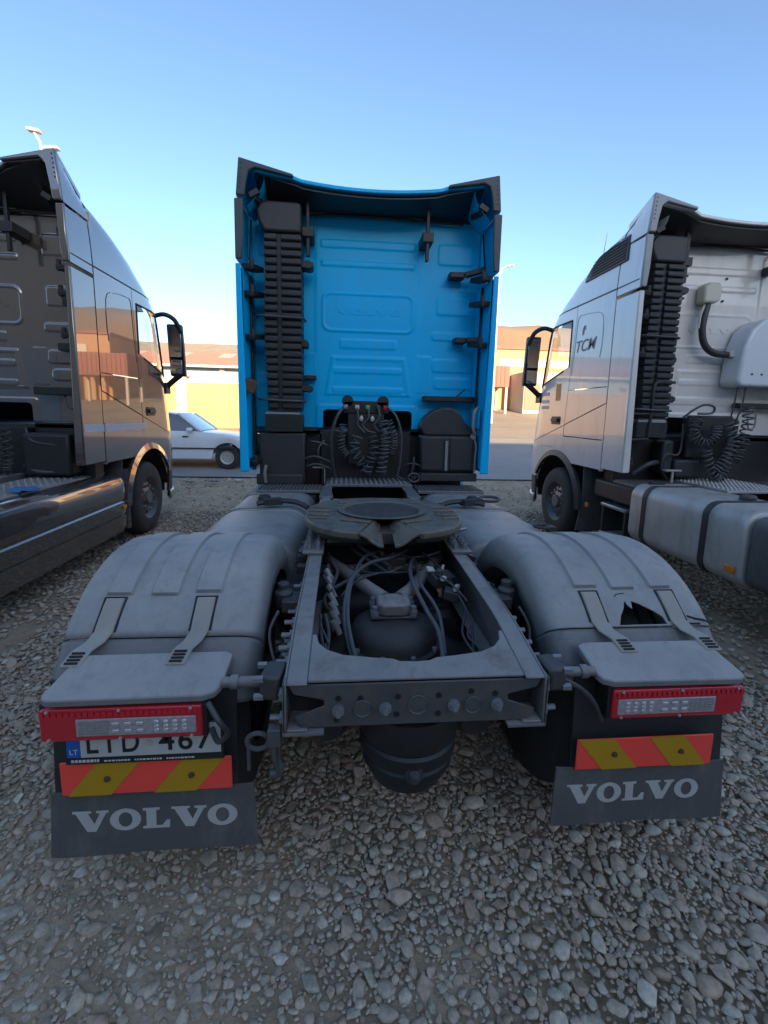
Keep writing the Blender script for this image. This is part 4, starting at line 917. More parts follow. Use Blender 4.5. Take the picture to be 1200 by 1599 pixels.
    # hoses and cables inside the frame
    hs = [([( -.02, 1.30, .93), (-.13, 1.05, .97), (-.20, .80, .93), (-.22, .60, .86), (-.20, .42, .80), (-.165, .30, .74)], .011),
          ([(.15, 1.32, .93), (.03, 1.1, .955), (-.10, .98, .965), (-.20, .82, .94), (-.235, .62, .86), (-.215, .45, .79), (-.18, .32, .74)], .012),
          ([(.17, 1.2, .92), (.12, 1.0, .95), (.10, .82, .93), (.14, .62, .86), (.17, .48, .82), (.155, .30, .76)], .013),
          ([(.18, 1.25, .90), (.15, .95, .93), (.14, .78, .92), (.19, .60, .86), (.175, .38, .78)], .010),
          ([(-.12, 1.42, .95), (-.16, 1.30, .98), (-.10, 1.18, .96), (.02, 1.12, .90)], .013), ([(-.15, 1.44, .94), (-.19, 1.28, .96), (-.12, 1.14, .94), (.0, 1.08, .88)], .011),
          ([(-.33, 1.3, .92), (-.31, 1.1, .95), (-.27, .98, .92), (-.29, .86, .88), (-.20, .92, .90), (-.10, .98, .90)], .012),
          ([(-.32, 1.0, .95), (-.30, .92, .88), (-.33, .8, .84), (-.29, .7, .82)], .010), ([(-.34, .9, .93), (-.29, .82, .86), (-.31, .72, .80), (-.28, .6, .78)], .010),
          ([(-.34, .62, .85), (-.33, .5, .80), (-.30, .35, .78), (-.27, .22, .72)], .009), ([(-.32, .6, .86), (-.30, .5, .80), (-.32, .3, .74)], .010),
          ([(.22, 1.2, .95), (.28, 1.0, .93), (.32, .8, .88), (.34, .6, .82), (.30, .4, .76)], .008), ([(.30, .95, .9), (.34, .7, .84), (.28, .5, .80), (.33, .3, .76)], .007),
          ([(-.30, 1.25, .86), (-.22, 1.1, .90), (-.05, 1.0, .90), (.10, 1.05, .92), (.22, 1.18, .90)], .007), ([(-.25, .80, .86), (-.18, .88, .90), (-.06, .92, .93), (.08, .96, .92), (.20, 1.06, .90)], .006),
          ([(-.33, .48, .86), (-.30, .42, .82), (-.31, .36, .84), (-.29, .28, .78), (-.32, .2, .8)], .006), ([(.33, .52, .86), (.29, .46, .82), (.32, .36, .80), (.28, .26, .76)], .006), ([(.20, .98, .91), (.24, .86, .94), (.30, .74, .92), (.33, .62, .9)], .005), ([(-.08, 1.3, .9), (-.02, 1.2, .93), (.06, 1.16, .95), (.13, 1.2, .93)], .006),
          ([(.05, 1.25, .88), (.12, 1.22, .91), (.24, 1.2, .93), (.33, 1.22, .95)], .009), ([(-.05, 1.22, .88), (.06, 1.25, .92), (.15, 1.3, .93)], .010)]
    for k, (c, r) in enumerate(hs):
        b = MB(); b.tube(c, r*.82, 8, 6); b.build('hose', m_hoseg if k in (0, 1, 2, 3, 4) else m_hose, t)
    b = MB()
    for k in range(7): b.cyl((-.33+.008*k, .98-.06*k, .93-.018*k), (-.29+.006*k, .94-.055*k, .88-.02*k), .017, .013, 8)
    b.build('pipe_fitting', m_tank, t)
    b = MB(); b.box((.27, .92, .90), (.12, .09, .06), (10, 5, 20)); b.box((.30, .80, .86), (.08, .07, .05), (0, 10, -20)); b.cyl((.25, .88, .93), (.25, .88, .965), .02, n=10); b.build('valve_block', m_cast, t, bevel=.006)
    for p, sz, ro in (((.215, .93, .945), (.045, .035, .012), (30, 15, 30)), ((.27, .90, .955), (.012, .012, .05), (0, 10, 0)), ((.265, .85, .925), (.028, .024, .022), (0, 0, 20)), ((.325, .80, .90), (.03, .02, .02), (0, 0, 50)), ((.31, .78, .895), (.015, .02, .02), (0, 0, 0))):
        b = MB(); b.box(p, sz, ro); b.build('connector', m_whitew, t, bevel=.003)
    b = MB(); b.box((0.02, 1.22, .90), (.20, .08, .05)); b.cyl((-.02, 1.2, .92), (-.02, 1.2, .96), .016, n=8); b.cyl((.05, 1.2, .92), (.05, 1.2, .95), .016, n=8); b.build('manifold', m_cast, t, bevel=.005)
    for s in (-1, 1):   # clutter outside the rails
        b = MB(); b.lathe([(0, 0), (.03, 0), (.04, .02), (.04, .07), (.025, .08), (.025, .11), (0, .11)], (s*.50, .60, .90), 'z', 14); b.box((s*.46, .58, .93), (.08, .12, .05)); b.build('levelling_valve', m_cast, t, bevel=.004)
        b = MB(); b.tube([(s*.5, .45, .95), (s*.53, .40, .88), (s*.50, .33, .80), (s*.47, .3, .84)], .007, 6); b.build('sensor_wire', m_hoseg if s < 0 else m_hose, t)
        for k in range(5):
            b = MB(); b.box((s*(.455+.012*(k % 2)), 1.0+.09*k, .93+.02*(k % 3)), (.05, .05, .045), (0, 20*k, 10*k)); b.build('pipe_clip', m_cast, t, bevel=.004)
        # lamp bracket
        b = MB(); b.cyl((s*.43, .075, .880), (s*.628, .075, .880), .017, n=12); b.cyl((s*.575, .075, .880), (s*.60, .075, .880), .023, n=12); b.build('lamp_bracket', m_frame, t)
        b = MB(); b.box((s*.465, .07, .885), (.065, .10, .085), (0, 0, s*10)); b.build('bracket_clamp', m_cast, t, bevel=.012)
        for dz in (-.03, .03):
            for dy in (.03, .11):
                b = MB(); b.cyl((s*.49, dy, .885+dz), (s*.52, dy, .885+dz), .012, n=6); b.build('bolt', m_bolt, t)

GZ = ZAX-.005; GR = .66
def guard_pt(s, x, th, r): return (s*x, YAX_R - r*math.cos(R(th)), GZ + r*math.sin(R(th)))
RIBS = [(.707, .798), (.863, .957), (1.033, 1.117)]
PROF = [(.545, -.17), (.546, -.11), (.550, -.065), (.562, -.032), (.580, -.013), (.605, -.003), (.64, 0)]
PROFO = [(1.17, 0), (1.20, -.006), (1.225, -.022), (1.24, -.05), (1.245, -.09)]
def rear_guard(t, s, damaged=False):
    xs = [p[0] for p in PROF]; base = dict(PROF + PROFO)
    for a, c in RIBS: xs += [a-.007, a, a+.007, (a+c)/2, c-.007, c, c+.007]
    if damaged: xs += list(np.linspace(.82, 1.03, 22))
    xs += [p[0] for p in PROFO]; xs = sorted(set(round(x, 4) for x in xs))
    def off(x, th):
        o = float(np.interp(x, [p[0] for p in PROF+PROFO], [p[1] for p in PROF+PROFO]))
        for k, (a, c) in enumerate(RIBS):
            e = float(np.interp(x, [a-.007, a, c, c+.007], [0, 1, 1, 0])); te = [57.5, 56.5, 56.8][k]
            o += .011*e*float(np.interp(th, [te-.5, te+.2, 148, 150], [0, 1, 1, 0]))
        return o
    ths = sorted(set(list(np.linspace(42.3, 152, 48)) + [56.0, 56.7, 57.0, 57.7] + (list(np.linspace(42.3, 53, 20)) if damaged else [])))
    b = MB(); nu, nv = len(xs)-1, len(ths)-1
    vs = [guard_pt(s, x, th, GR + off(x, th)) for th in ths for x in xs]; w = nu+1
    hole = [(.838, 42.9), (.852, 45.8), (.880, 49.0), (.893, 51.6), (.903, 49.4), (.914, 48.6), (.922, 51.6), (.95, 50.4), (1.0, 47.6), (1.028, 45.4), (1.035, 43.0), (1.0, 43.0), (.9, 43.0)]
    def inside(px, py):
        c = False
        for i in range(len(hole)):
            (x1, y1), (x2, y2) = hole[i], hole[i-1]
            if (y1 > py) != (y2 > py) and px < (x2-x1)*(py-y1)/(y2-y1)+x1: c = not c
        return c
    if damaged:
        me = bmesh.new(); V = [me.verts.new((x, th*.0115, 0)) for th in ths for x in xs]
        for j in range(nv):
            for i in range(nu): me.faces.new((V[j*w+i], V[j*w+i+1], V[(j+1)*w+i+1], V[(j+1)*w+i]))
        for i in range(len(hole)):
            p, q = hole[i-1], hole[i]; d = Vector((q[0]-p[0], (q[1]-p[1])*.0115, 0)); nrm = Vector((-d.y, d.x, 0)).normalized()
            gs = [f for f in me.faces if .80 < f.calc_center_median().x < 1.06 and f.calc_center_median().y < .0115*54]
            geo = set(gs); [geo.update(f.edges) for f in gs]; [geo.update(f.verts) for f in gs]
            bmesh.ops.bisect_plane(me, geom=list(geo), plane_co=(p[0], p[1]*.0115, 0), plane_no=nrm, dist=1e-6)
        bmesh.ops.delete(me, geom=[f for f in me.faces if inside(f.calc_center_median().x, f.calc_center_median().y/.0115)], context='FACES')
        me.verts.index_update()
        vs = [guard_pt(s, v.co.x, v.co.y/.0115, GR+off(v.co.x, v.co.y/.0115)) for v in me.verts]; fs = [[v.index for v in f.verts] for f in me.faces]; me.free(); b.add(vs, fs)
    else:
        b.add(vs, [(j*w+i, j*w+i+1, (j+1)*w+i+1, (j+1)*w+i) for j in range(nv) for i in range(nu)])
    o = b.build('mudguard', m_plast, t, smooth=38, label='cracked grey mudguard with a jagged hole above the lamp cover') if damaged else b.build('mudguard', m_plast, t, smooth=38)
    sm = o.modifiers.new('thickness', 'SOLIDIFY'); sm.thickness = .006; sm.offset = -1
    if damaged:
        b = MB(); P = [(1.13, 45.6), (1.16, 44.6), (1.19, 44.2), (1.225, 42.9)]
        b.rings([guard_pt(s, x, a, GR+.001) for x, a in P], [.004, .005, .004, .003], 6); b.rings([guard_pt(s, x, a, GR+.001) for x, a in ((1.12, 43.0), (1.17, 42.9))], .004, 6); b.rings([guard_pt(s, x, a, GR+.0005) for x, a in ((.86, 53.2), (.868, 54.0), (.885, 54.4), (.905, 54.5))], .002, 6); b.build('crack', m_ink, o)
    # rear section under the seam
    xs2 = [p[0] for p in PROF] + list(np.linspace(.7, 1.1, 8)) + [p[0] for p in PROFO]
    th2 = list(np.linspace(23, 42.0, 14)); w = len(xs2)
    b = MB(); b.add([guard_pt(s, x, th, GR-.004 + float(np.interp(x, [p[0] for p in PROF+PROFO], [p[1] for p in PROF+PROFO]))) for th in th2 for x in xs2], [(j*w+i, j*w+i+1, (j+1)*w+i+1, (j+1)*w+i) for j in range(len(th2)-1) for i in range(w-1)])
    q = b.build('mudguard_rear_section', m_plast2, t, smooth=38); sm = q.modifiers.new('thickness', 'SOLIDIFY'); sm.thickness = .006; sm.offset = -1
    # lamp cover shelf
    top = [(.615, .170, .925), (.640, .182, .930), (1.10, .178, .930), (1.118, .165, .924), (1.152, .038, .880), (1.148, .024, .874), (1.13, .016, .872), (.68, .028, .868), (.645, .040, .871), (.628, .062, .879)]
    b = MB(); n = len(top); vs = [(s*x, y, z) for x, y, z in top] + [(s*x, y+.004, z-.026) for x, y, z in top]
    b.add(vs, [tuple(range(n)), tuple(range(2*n-1, n-1, -1))] + [(i, n+i, n+(i+1) % n, (i+1) % n) for i in range(n)]); b.build('lamp_cover', m_plast, t, bevel=.005, seg=2, smooth=50)
    for xa in (.722, 1.050):
        xc, hw = xa+.033, .032; path = [guard_pt(s, xc, th, GR+.008) for th in (55.2, 52, 48, 44, 40)]
        path = path[:4] + [(s*(xc+.012), .235, .945), (s*(xc+.03), .185, .940), (s*(xc+.04), .130, .915)]
        def fs_(u, v):
            k = v*(len(path)-1); i = min(int(k), len(path)-2); p = Vector(path[i]).lerp(Vector(path[i+1]), k-i); return (p.x+(2*u-1)*hw, p.y, p.z)
        b = MB(); b.slab(fs_, 2, 18, (0, .004, -.008)); st = b.build('strap', m_strap, t, bevel=.004)
        b = MB()
        for k in range(4): 
            p = Vector(fs_(.5, .865+.035*k)); b.box((p.x, p.y-.001, p.z+.002), (.040, .006, .006), (26, 0, 0))
        b.build('strap_slot', m_ink, st)
        b = MB(); pa = [guard_pt(s, xc+dx, th, GR+.002) for dx, th in ((-.036, 44), (-.038, 55.6), (.038, 55.6), (.036, 44))]; b.rings(pa, .004, 6); b.build('strap_shadow_line', m_ink, st)  # black outline painted as the shade beside the strap

def tail(t, s):
    def X(a): return s*a
    # carrier + flap
    b = MB(); b.slab(lambda u, v: (s*lerp(.60, 1.19, u), .112+.03*math.sin(v*1.2), lerp(.455, .86, v)), 6, 6, (0, .012, 0)); b.build('flap_carrier', m_black2, t)
    FY = lambda x, z: .094 + .016*((abs(x)-.87)/.34)**2 + .055*(z-.36) + .006*math.sin(abs(x)*9)
    b = MB(); b.slab(lambda u, v: (s*lerp(.531+.012*v, 1.212-.01*v, u), FY(lerp(.531, 1.212, u), lerp(.247, .475, v)), lerp(.247, .475, v)+.006*math.sin(u*4)*(1-v)), 24, 8, (0, .008, 0)); fl = b.build('mud_flap', m_flap, t)
    lt = volvo('flap_lettering', -1.135 if s < 0 else .585, -.595 if s < 0 else 1.105, .337, .074, 0, m_wtext, fl, .0012)
    for v in lt.data.vertices: v.co.y += FY(v.co.x, v.co.z) - .0004
    # tail lamp
    xi, xo = .682, 1.167
    b = MB(); b.prism([(X(xi), .722), (X(xo-.01), .720), (X(xo), .728), (X(xo), .822), (X(xo-.012), .832), (X(xi), .830)], 'y', .034, .105); lp = b.build('tail_lamp', m_red, t, bevel=.008, seg=3)
    b = MB(); b.bb((X(xi-.012), .046, .712), (X(xo+.004), .115, .842)); b.build('lamp_housing', m_black, lp, bevel=.006)
    b = MB(); b.bb((X(.70), .0295, .739), (X(1.058), .036, .797)); cl = b.build('clear_lens', m_clear, lp, bevel=.004)
    for k in range(4):
        for j in range(3):
            b = MB(); b.lathe([(0, -.005), (.006, -.0035), (.0088, 0)], (X(.735+.028*k), .029, .754+.0135*j), 'y', 10); b.build('led', m_led, cl)
    for k in range(3):
        for j in (0, 1):
            b = MB(); b.box((X(.868+.036*k), .028, .756+.024*j), (.022, .006, .012)); b.build('led', m_led, cl, bevel=.003)
    b = MB()
    for j in range(5):
        for k in range(5): b.bb((X(.962+.018*k), .0275, .748+.0095*j), (X(.975+.018*k), .03, .7525+.0095*j))
    b.build('reflector_bar', m_tank, cl)
    b = MB()
    for k in range(26): b.bb((X(xi+.012+.0182*k), .030, .806), (X(xi+.0235+.0182*k), .035, .820))
    b.build('red_prism', M('red_prism_lens', (.62, .012, .03), .2, 0, .5), lp)
    b = MB()
    for x in (.715, .93, 1.14):
        for z in (.729, .824): b.cyl((X(x), .034, z), (X(x), .030, z), .005, n=8)
    b.build('lens_screw', m_led, lp)
    # striped board
    x0, x1, z0, z1 = ((-1.152, -.609, .485, .605) if s < 0 else (.600, 1.125, .485, .606))
    b = MB(); W_ = x1-x0; H = z1-z0; sk = .098; st = W_/4.0; yb = .085
    bands = []
    edges = [-sk*.2, .10-.0, .235, .365, .492, 9] if s < 0 else None
    b.bb((x0, yb, z0), (x1, yb+.008, z1)); bd = b.build('chevron_board', m_chr, t, bevel=.004)
    # bands cut by clipping slanted strips to the board
    def clip(poly, a, lo):
        out = []
        for i in range(len(poly)):
            p, q = poly[i-1], poly[i]; fp, fq = (p[0]-a if lo else a-p[0]), (q[0]-a if lo else a-q[0])
            if (fp >= 0) != (fq >= 0): k = fp/(fp-fq); out.append((p[0]+(q[0]-p[0])*k, p[1]+(q[1]-p[1])*k))
            if fq >= 0: out.append(q)
        return out
    # yellow bands: bottom edge positions; slant towards the outside bottom
    for c0, c1 in ((.02, .155), (.29, .425)):
        if s < 0: poly = [(x0+c0, z0), (x0+c1, z0), (x0+c1+sk, z1), (x0+c0+sk, z1)]
        else: poly = [(x1-c0, z0), (x1-c1, z0), (x1-c1-sk, z1), (x1-c0-sk, z1)]
        poly = clip(clip(poly, x0+.003, True), x1-.003, False)
        b = MB(); b.prism(poly, 'y', yb-.002, yb-.0003); b.build('yellow_stripe', m_chy, bd, smooth=0)
    for x in (.27*W_, .76*W_):
        b = MB(); b.cyl((x0+x, yb-.009, z0+H*.5), (x0+x, yb-.0005, z0+H*.5), .0085, .011, 10); b.build('board_bolt', M('rusty_bolt', (.10, .05, .03), .6), bd)
    b = MB(); b.tube([(s*.66, .03, .84), (s*.62, -.005, .80), (s*.60, .02, .74), (s*.635, .035, .70), (s*.655, .04, .745)] if s < 0 else [(s*.50, .05, .87), (s*.56, .04, .84), (s*.62, .045, .78), (s*.66, .06, .70)], .009, 8); b.build('lamp_cable', m_hose, t)

def plate_lt(t):
    x0, x1, z0, z1, y = -1.112, -.636, .640, .745, .066; tilt = R(1.2)
    b = MB(); b.bb((x0-.008, y+.002, z0-.028), (x1+.008, y+.010, z1+.004)); p = b.build('number_plate', m_black, t, bevel=.003)
    b = MB(); b.bb((x0+.042, y-.001, z0), (x1, y+.002, z1)); b.build('plate_face', m_plate, p)
    b = MB(); b.bb((x0, y-.001, z0), (x0+.0415, y+.002, z1)); b.build('country_band', m_eu, p)
    F = lambda a, c, d: (a, y-.0012-d, c)
    place_text('LT', 'country_code', x0+.009, x0+.034, z0+.012, .017, F, m_whitew, p, .001)
    place_text('LTD', 'plate_lettering', x0+.062, x0+.222, z0+.014, .074, F, m_ink, p, .001, space=1.25, bold=.012)
    place_text('467', 'plate_lettering', x0+.282, x1-.028, z0+.014, .074, F, m_ink, p, .001, space=1.15, bold=.012)
    b = MB(); b.cyl((x0+.252, y-.004, z0+.045), (x0+.252, y-.001, z0+.045), .010, n=12); b.build('plate_seal', m_alu, p)
    b = MB(); rr = random.Random(5); x = x0+.01
    for k in range(34):     # unreadable fine print on the holder
        w_ = rr.uniform(.004, .010); hgt = .009 if k < 8 else .005
        b.bb((x, y+.0005, z0-.019), (x+w_, y+.0018, z0-.019+hgt)); x += w_+.003+(.012 if k in (7, 15, 24) else 0)
        if x > x1-.01: break
    b.build('holder_print', m_whitew, p)

def tank(t, s, y0, y1, z0, z1, x0, x1, mat, name='fuel_tank', strap_y=(), r=.13, strap_m=None):
    def ring(y, k=1.0):
        P = []; cx, cz = (x0+x1)/2, (z0+z1)/2; hx, hz2 = (x1-x0)/2*k, (z1-z0)/2*k; rr = min(r, hx, hz2)
        for q, (sx_, sz_) in enumerate(((1, 1), (-1, 1), (-1, -1), (1, -1))):
            for i in range(7):
                a = math.pi/2*(q + i/6); P.append((s*(cx+sx_*(hx-rr)+rr*math.cos(a)), y, cz+sz_*(hz2-rr)+rr*math.sin(a)))
        return P
    def loft(rings, mb):
        n = len(rings[0]); mb.add([p for q in rings for p in q], [(j*n+i, j*n+(i+1) % n, (j+1)*n+(i+1) % n, (j+1)*n+i) for j in range(len(rings)-1) for i in range(n)] + [tuple(range(n)), tuple((len(rings)-1)*n+i for i in range(n))[::-1]])
    b = MB(); loft([ring(y0, .94), ring(y0+.008, .975), ring(y0+.022, .995), ring(y0+.04), ring(y1-.04), ring(y1-.022, .995), ring(y1-.008, .975), ring(y1, .94)], b); o = b.build(name, mat, t, smooth=40)
    for y in strap_y:
        b = MB(); loft([ring(y-.032, 1.012), ring(y-.03, 1.022), ring(y+.03, 1.022), ring(y+.032, 1.012)], b); b.build('tank_strap', strap_m or m_black2, o, smooth=40)
    return o

def deck_plate(t, x0, x1, y0, y1, z, name='walkway', nx=8, ny=6, slats=False, mat=None):
    b = MB(); b.bb((x0, y0, z-.03), (x1, y1, z)); p = b.build(name, mat or m_deck, t, bevel=.006)
    b = MB()
    if slats:
        n = int((x1-x0)/.035)
        for k in range(n): x = x0+.02+(x1-x0-.04)*k/(n-1); b.bb((x-.009, y0+.02, z+.0005), (x+.009, y1-.02, z+.012))
    else:
        for i in range(nx):
            for j in range(ny):
                x, y = lerp(x0+.03, x1-.03, (i+.5)/nx), lerp(y0+.03, y1-.03, (j+.5)/ny); b.lathe([(0, .010), (.010, .010), (.016, .0005)], (x, y, z), 'z', 8)
    b.build('tread', mat or m_deck, p)
    return p
def coil(pts, rad, turns, r=.006, squash=1.0):
    P = spline(pts, 20); out = []; n = turns*14
    L = len(P)-1
    for i in range(n+1):
        k = i/n*L; j = min(int(k), L-1); c = P[j].lerp(P[j+1], k-j); a = 2*math.pi*turns*i/n
        tg = (P[j+1]-P[j]).normalized(); u = Vector((1, 0, 0)); u = (u - tg*u.dot(tg)).normalized(); w = tg.cross(u)
        out.append(c + u*math.cos(a)*rad + w*math.sin(a)*rad*squash)
    return out
def suzi_set(t, pts_list, name='coiled_air_line'):
    for k, (p, rad, turns, rr) in enumerate(pts_list):
        b = MB(); b.rings(coil(p, rad, turns, squash=.8), rr, 6); b.build(name, m_hoseg if k % 2 else m_hose, t)

# ================================================================== blue truck
T = empty('semi_truck', (0, 0, 0), label='bright blue semi tractor unit parked in the middle, seen from behind', category='semi truck', group='semi trucks parked side by side')
cab_body(T, m_blue, lip=m_lip)
chassis(T)
for s in (-1, 1):
    rear_guard(T, s, damaged=(s > 0)); tail(T, s)
    wheel(T, s*1.22, YAX_F, s); wheel(T, s*1.21, YAX_R, s, .29, False); wheel(T, s*.895, YAX_R, s, .27, False)
plate_lt(T)
# tanks beside the rails
for s in (-1, 1):
    tank(T, s, 1.30, 2.18, .36, .985, .50, 1.20, m_tank, 'air_tank_cover', (), .16)
    tank(T, s, 2.22, 3.05, .36, .975, .50, 1.20, m_tank, 'fuel_tank', (2.30, 2.95), .16, m_plast2)
    b = MB(); b.tube([(s*.52, 2.25, .99), (s*.62, 2.28, 1.03), (s*.78, 2.30, 1.035), (s*.92, 2.26, 1.02)], .022, 8); b.tube([(s*.55, 2.35, 1.0), (s*.7, 2.38, 1.02), (s*.86, 2.34, 1.01)], .012, 8); b.box((s*.80, 2.30, 1.03), (.14, .08, .05), (0, 0, 20)); b.build('tank_hose', m_black2, T)
    b = MB(); b.lathe([(0, .05), (.04, .05), (.055, .035), (.055, 0)], (s*.92, 2.62, .972), 'z', 20); b.build('filler_cap', m_black, T)
b = MB(); b.rings([(1.02+.085*math.cos(a), 2.45+.05*math.sin(a), 1.03+.012*math.sin(a)) for a in np.linspace(0, 2*math.pi, 19)], .014, 8, False); b.build('cable_loop', m_hose, T)
b = MB(); b.rings([(1.13+.06*math.cos(a), 1.62+.05*math.sin(a), 1.0) for a in np.linspace(0, 2*math.pi, 15)], .010, 8, False); b.box((1.18, 1.60, .985), (.05, .06, .04)); b.build('tank_catch', m_black2, T)
# walkways and battery box
deck_plate(T, -.42, .46, 3.20, 3.66, 1.03, 'walkway', 16, 7)
for s in (-1, 1):
    b = MB(); b.prism([(s*.33, 2.62), (s*.45, 2.62), (s*.45, 3.20), (s*.37, 3.20)], 'z', .985, lambda p: 1.015); b.build('walkway_support', m_deck, T, bevel=.004)
deck_plate(T, -1.08, -.46, 3.08, 3.40, .985, 'walkway', slats=True)
deck_plate(T, .50, 1.17, 3.08, 3.46, .985, 'walkway', slats=True, mat=m_deck)
b = MB(); b.bb((-1.18, 3.1, .42), (-.50, 3.62, .94)); b.build('battery_box', m_black2, T, bevel=.02)
b = MB(); b.bb((.50, 3.1, .42), (1.18, 3.62, .94)); b.build('battery_box', m_black2, T, bevel=.02)
b = MB(); b.bb((-1.10, 3.42, .99), (-.64, 3.70, 1.52)); b.bb((-1.13, 3.38, .99), (-.66, 3.42, 1.10)); b.build('silencer_shroud', m_black2, T, bevel=.015)
b = MB(); b.tube([(-1.03, 3.35, 1.02), (-1.035, 3.33, 1.12), (-1.02, 3.34, 1.20)], .016, 8); b.build('grab_hook', m_tank, T)
for x0_, z_, l in ((-.64, 1.26, .30), (-.62, 1.18, .26)):
    b = MB(); b.tube([(x0_, 3.42, z_), (x0_+.10, 3.38, z_+.03), (x0_+.22, 3.40, z_-.01), (x0_+l, 3.46, z_-.06)], .010, 6); b.build('hose', m_hoseg, T)
b = MB(); b.bb((-.56, 3.40, 1.165), (-.43, 3.43, 1.178)); b.bb((-.44, 3.40, 1.0), (-.43, 3.43, 1.178)); b.build('pipe_bracket', m_tank, T)
# connection panel with hanging coils
p = empty('connection_panel', (0, 0, 0)); p.parent = T
b = MB(); b.bb((-.25, 3.47, 1.735), (.225, 3.51, 1.865)); b.bb((-.20, 3.475, 1.20), (.18, 3.52, 1.735)); b.build('panel_plate', m_black, p, bevel=.01)
b = MB(); b.lathe([(0, 0), (.06, 0), (.06, .03), (0, .03)], (-.205, 3.47, 1.862), 'y', 20); b.lathe([(0, 0), (.06, 0), (.06, .03), (0, .03)], (.165, 3.47, 1.862), 'y', 20); b.build('panel_ear', m_black, p)
for x, m_ in ((-.222, m_steel), (-.105, m_whitew), (.005, M('green_coupling', (.12, .42, .20), .5)), (.115, m_hoseg), (.185, m_red)):
    b = MB(); b.cyl((x, 3.465, 1.80), (x, 3.42, 1.79), .024, .020, 12); b.bb((x-.022, 3.42, 1.808), (x+.022, 3.465, 1.822)); b.build('coupling', m_, p, bevel=.003)
for x in (-.06, .055):
    b = MB(); b.lathe([(0, 0), (.014, .004), (.023, .025), (.016, .045), (.006, .058), (0, .06)], (x, 3.45, 1.655), 'z', 12); b.build('dust_cap', m_whitew, p)
for x, dx in ((-.105, .01), (.005, -.05), (.115, -.04)):
    b = MB(); b.tube([(x, 3.42, 1.79), (x+.01, 3.40, 1.70), (x+dx, 3.41, 1.62), (x+dx+.05, 3.41, 1.56), (x+.08, 3.40, 1.54)], .009, 8); b.build('hose_tail', m_hoseg, p)
suzi_set(p, [
    ([(-.25, 3.40, 1.62), (-.27, 3.38, 1.48), (-.25, 3.38, 1.36), (-.20, 3.38, 1.30)], .036, 11, .0085),
    ([(-.10, 3.40, 1.50), (-.14, 3.38, 1.38), (-.08, 3.38, 1.26), (.0, 3.38, 1.14)], .055, 6, .009),
    ([(.06, 3.40, 1.50), (.07, 3.36, 1.36), (.03, 3.36, 1.24), (-.01, 3.36, 1.12)], .05, 8, .009),
    ([(.16, 3.40, 1.66), (.19, 3.37, 1.48), (.17, 3.36, 1.32), (.15, 3.36, 1.12)], .05, 13, .009),
    ([(.22, 3.42, 1.66), (.27, 3.40, 1.52), (.28, 3.40, 1.42), (.24, 3.40, 1.32)], .04, 12, .0085)])
for s in (-1, 1):
    b = MB(); b.tube([(s*.20-.01, 3.48, 1.82), (s*.30, 3.44, 1.72), (s*.36, 3.42, 1.52), (s*.355, 3.42, 1.25), (s*.33, 3.45, 1.06)], .019 if s < 0 else .013, 8); b.build('cable', m_hose if s < 0 else m_hoseg, p)
# filter box with domed cover at the right
d = empty('filter_box', (0, 0, 0)); d.parent = T
b = MB(); b.bb((.57, 3.40, 1.135), (1.165, 3.66, 1.52)); b.build('box', m_black2, d, bevel=.02)
for x0_, x1_ in ((.58, .80), (.88, 1.12)):
    b = MB(); b.bb((x0_, 3.385, 1.16), (x1_, 3.401, 1.50)); b.build('box_panel', m_black2, d, bevel=.012)
b = MB(); b.prism([(.60, 1.521), (.56, 1.60), (.60, 1.70), (.68, 1.775), (.80, 1.82), (.90, 1.815), (1.0, 1.74), (1.045, 1.66), (1.16, 1.56), (1.16, 1.521)], 'y', 3.43, 3.64); b.build('dome_cover', m_black2, d, bevel=.05, seg=4)
b = MB(); b.bb((.825, 3.375, 1.15), (.855, 3.384, 1.47)); b.cyl((.84, 3.365, 1.165), (.84, 3.375, 1.165), .014, n=8); b.build('box_strap', m_tank, d, bevel=.003)
b = MB(); b.bb((.565, 3.34, 1.045), (1.17, 3.64, 1.13)); b.build('box_tray', m_black2, d, bevel=.01)
b = MB(); b.tube([(1.13, 3.40, 1.51), (1.155, 3.38, 1.42), (1.15, 3.38, 1.28), (1.15, 3.38, 1.15)], .011, 8); b.lathe([(0, 0), (.03, 0), (.03, .03), (0, .03)], (1.12, 3.37, 1.52), 'y', 14); b.build('vent_pipe', m_tank, d)
b = MB(); b.rings([(.50+.06*math.cos(a), 3.36, 1.08+.045*math.sin(a)) for a in np.linspace(0, 2*math.pi, 17)], .012, 8, False)
for a in (.3, 1.5, 2.6, 3.9, 5.1): b.rings([(.50, 3.36, 1.08), (.50+.06*math.cos(a), 3.36, 1.08+.045*math.sin(a))], .007, 6)
b.build('hand_wheel', m_cast, T)
for c in ([(.36, 3.45, 1.16), (.44, 3.40, 1.22), (.52, 3.40, 1.22), (.58, 3.42, 1.19)], [(.34, 3.45, 1.08), (.42, 3.42, 1.05), (.48, 3.38, 1.14), (.50, 3.40, 1.3)], [(-.44, 3.46, 1.45), (-.5, 3.42, 1.36), (-.48, 3.42, 1.22), (-.38, 3.44, 1.12)], [(-.58, 3.46, 1.44), (-.46, 3.44, 1.42), (-.38, 3.46, 1.38)]):
    b = MB(); b.tube(c, .010, 8); b.build('hose', m_hose, T)
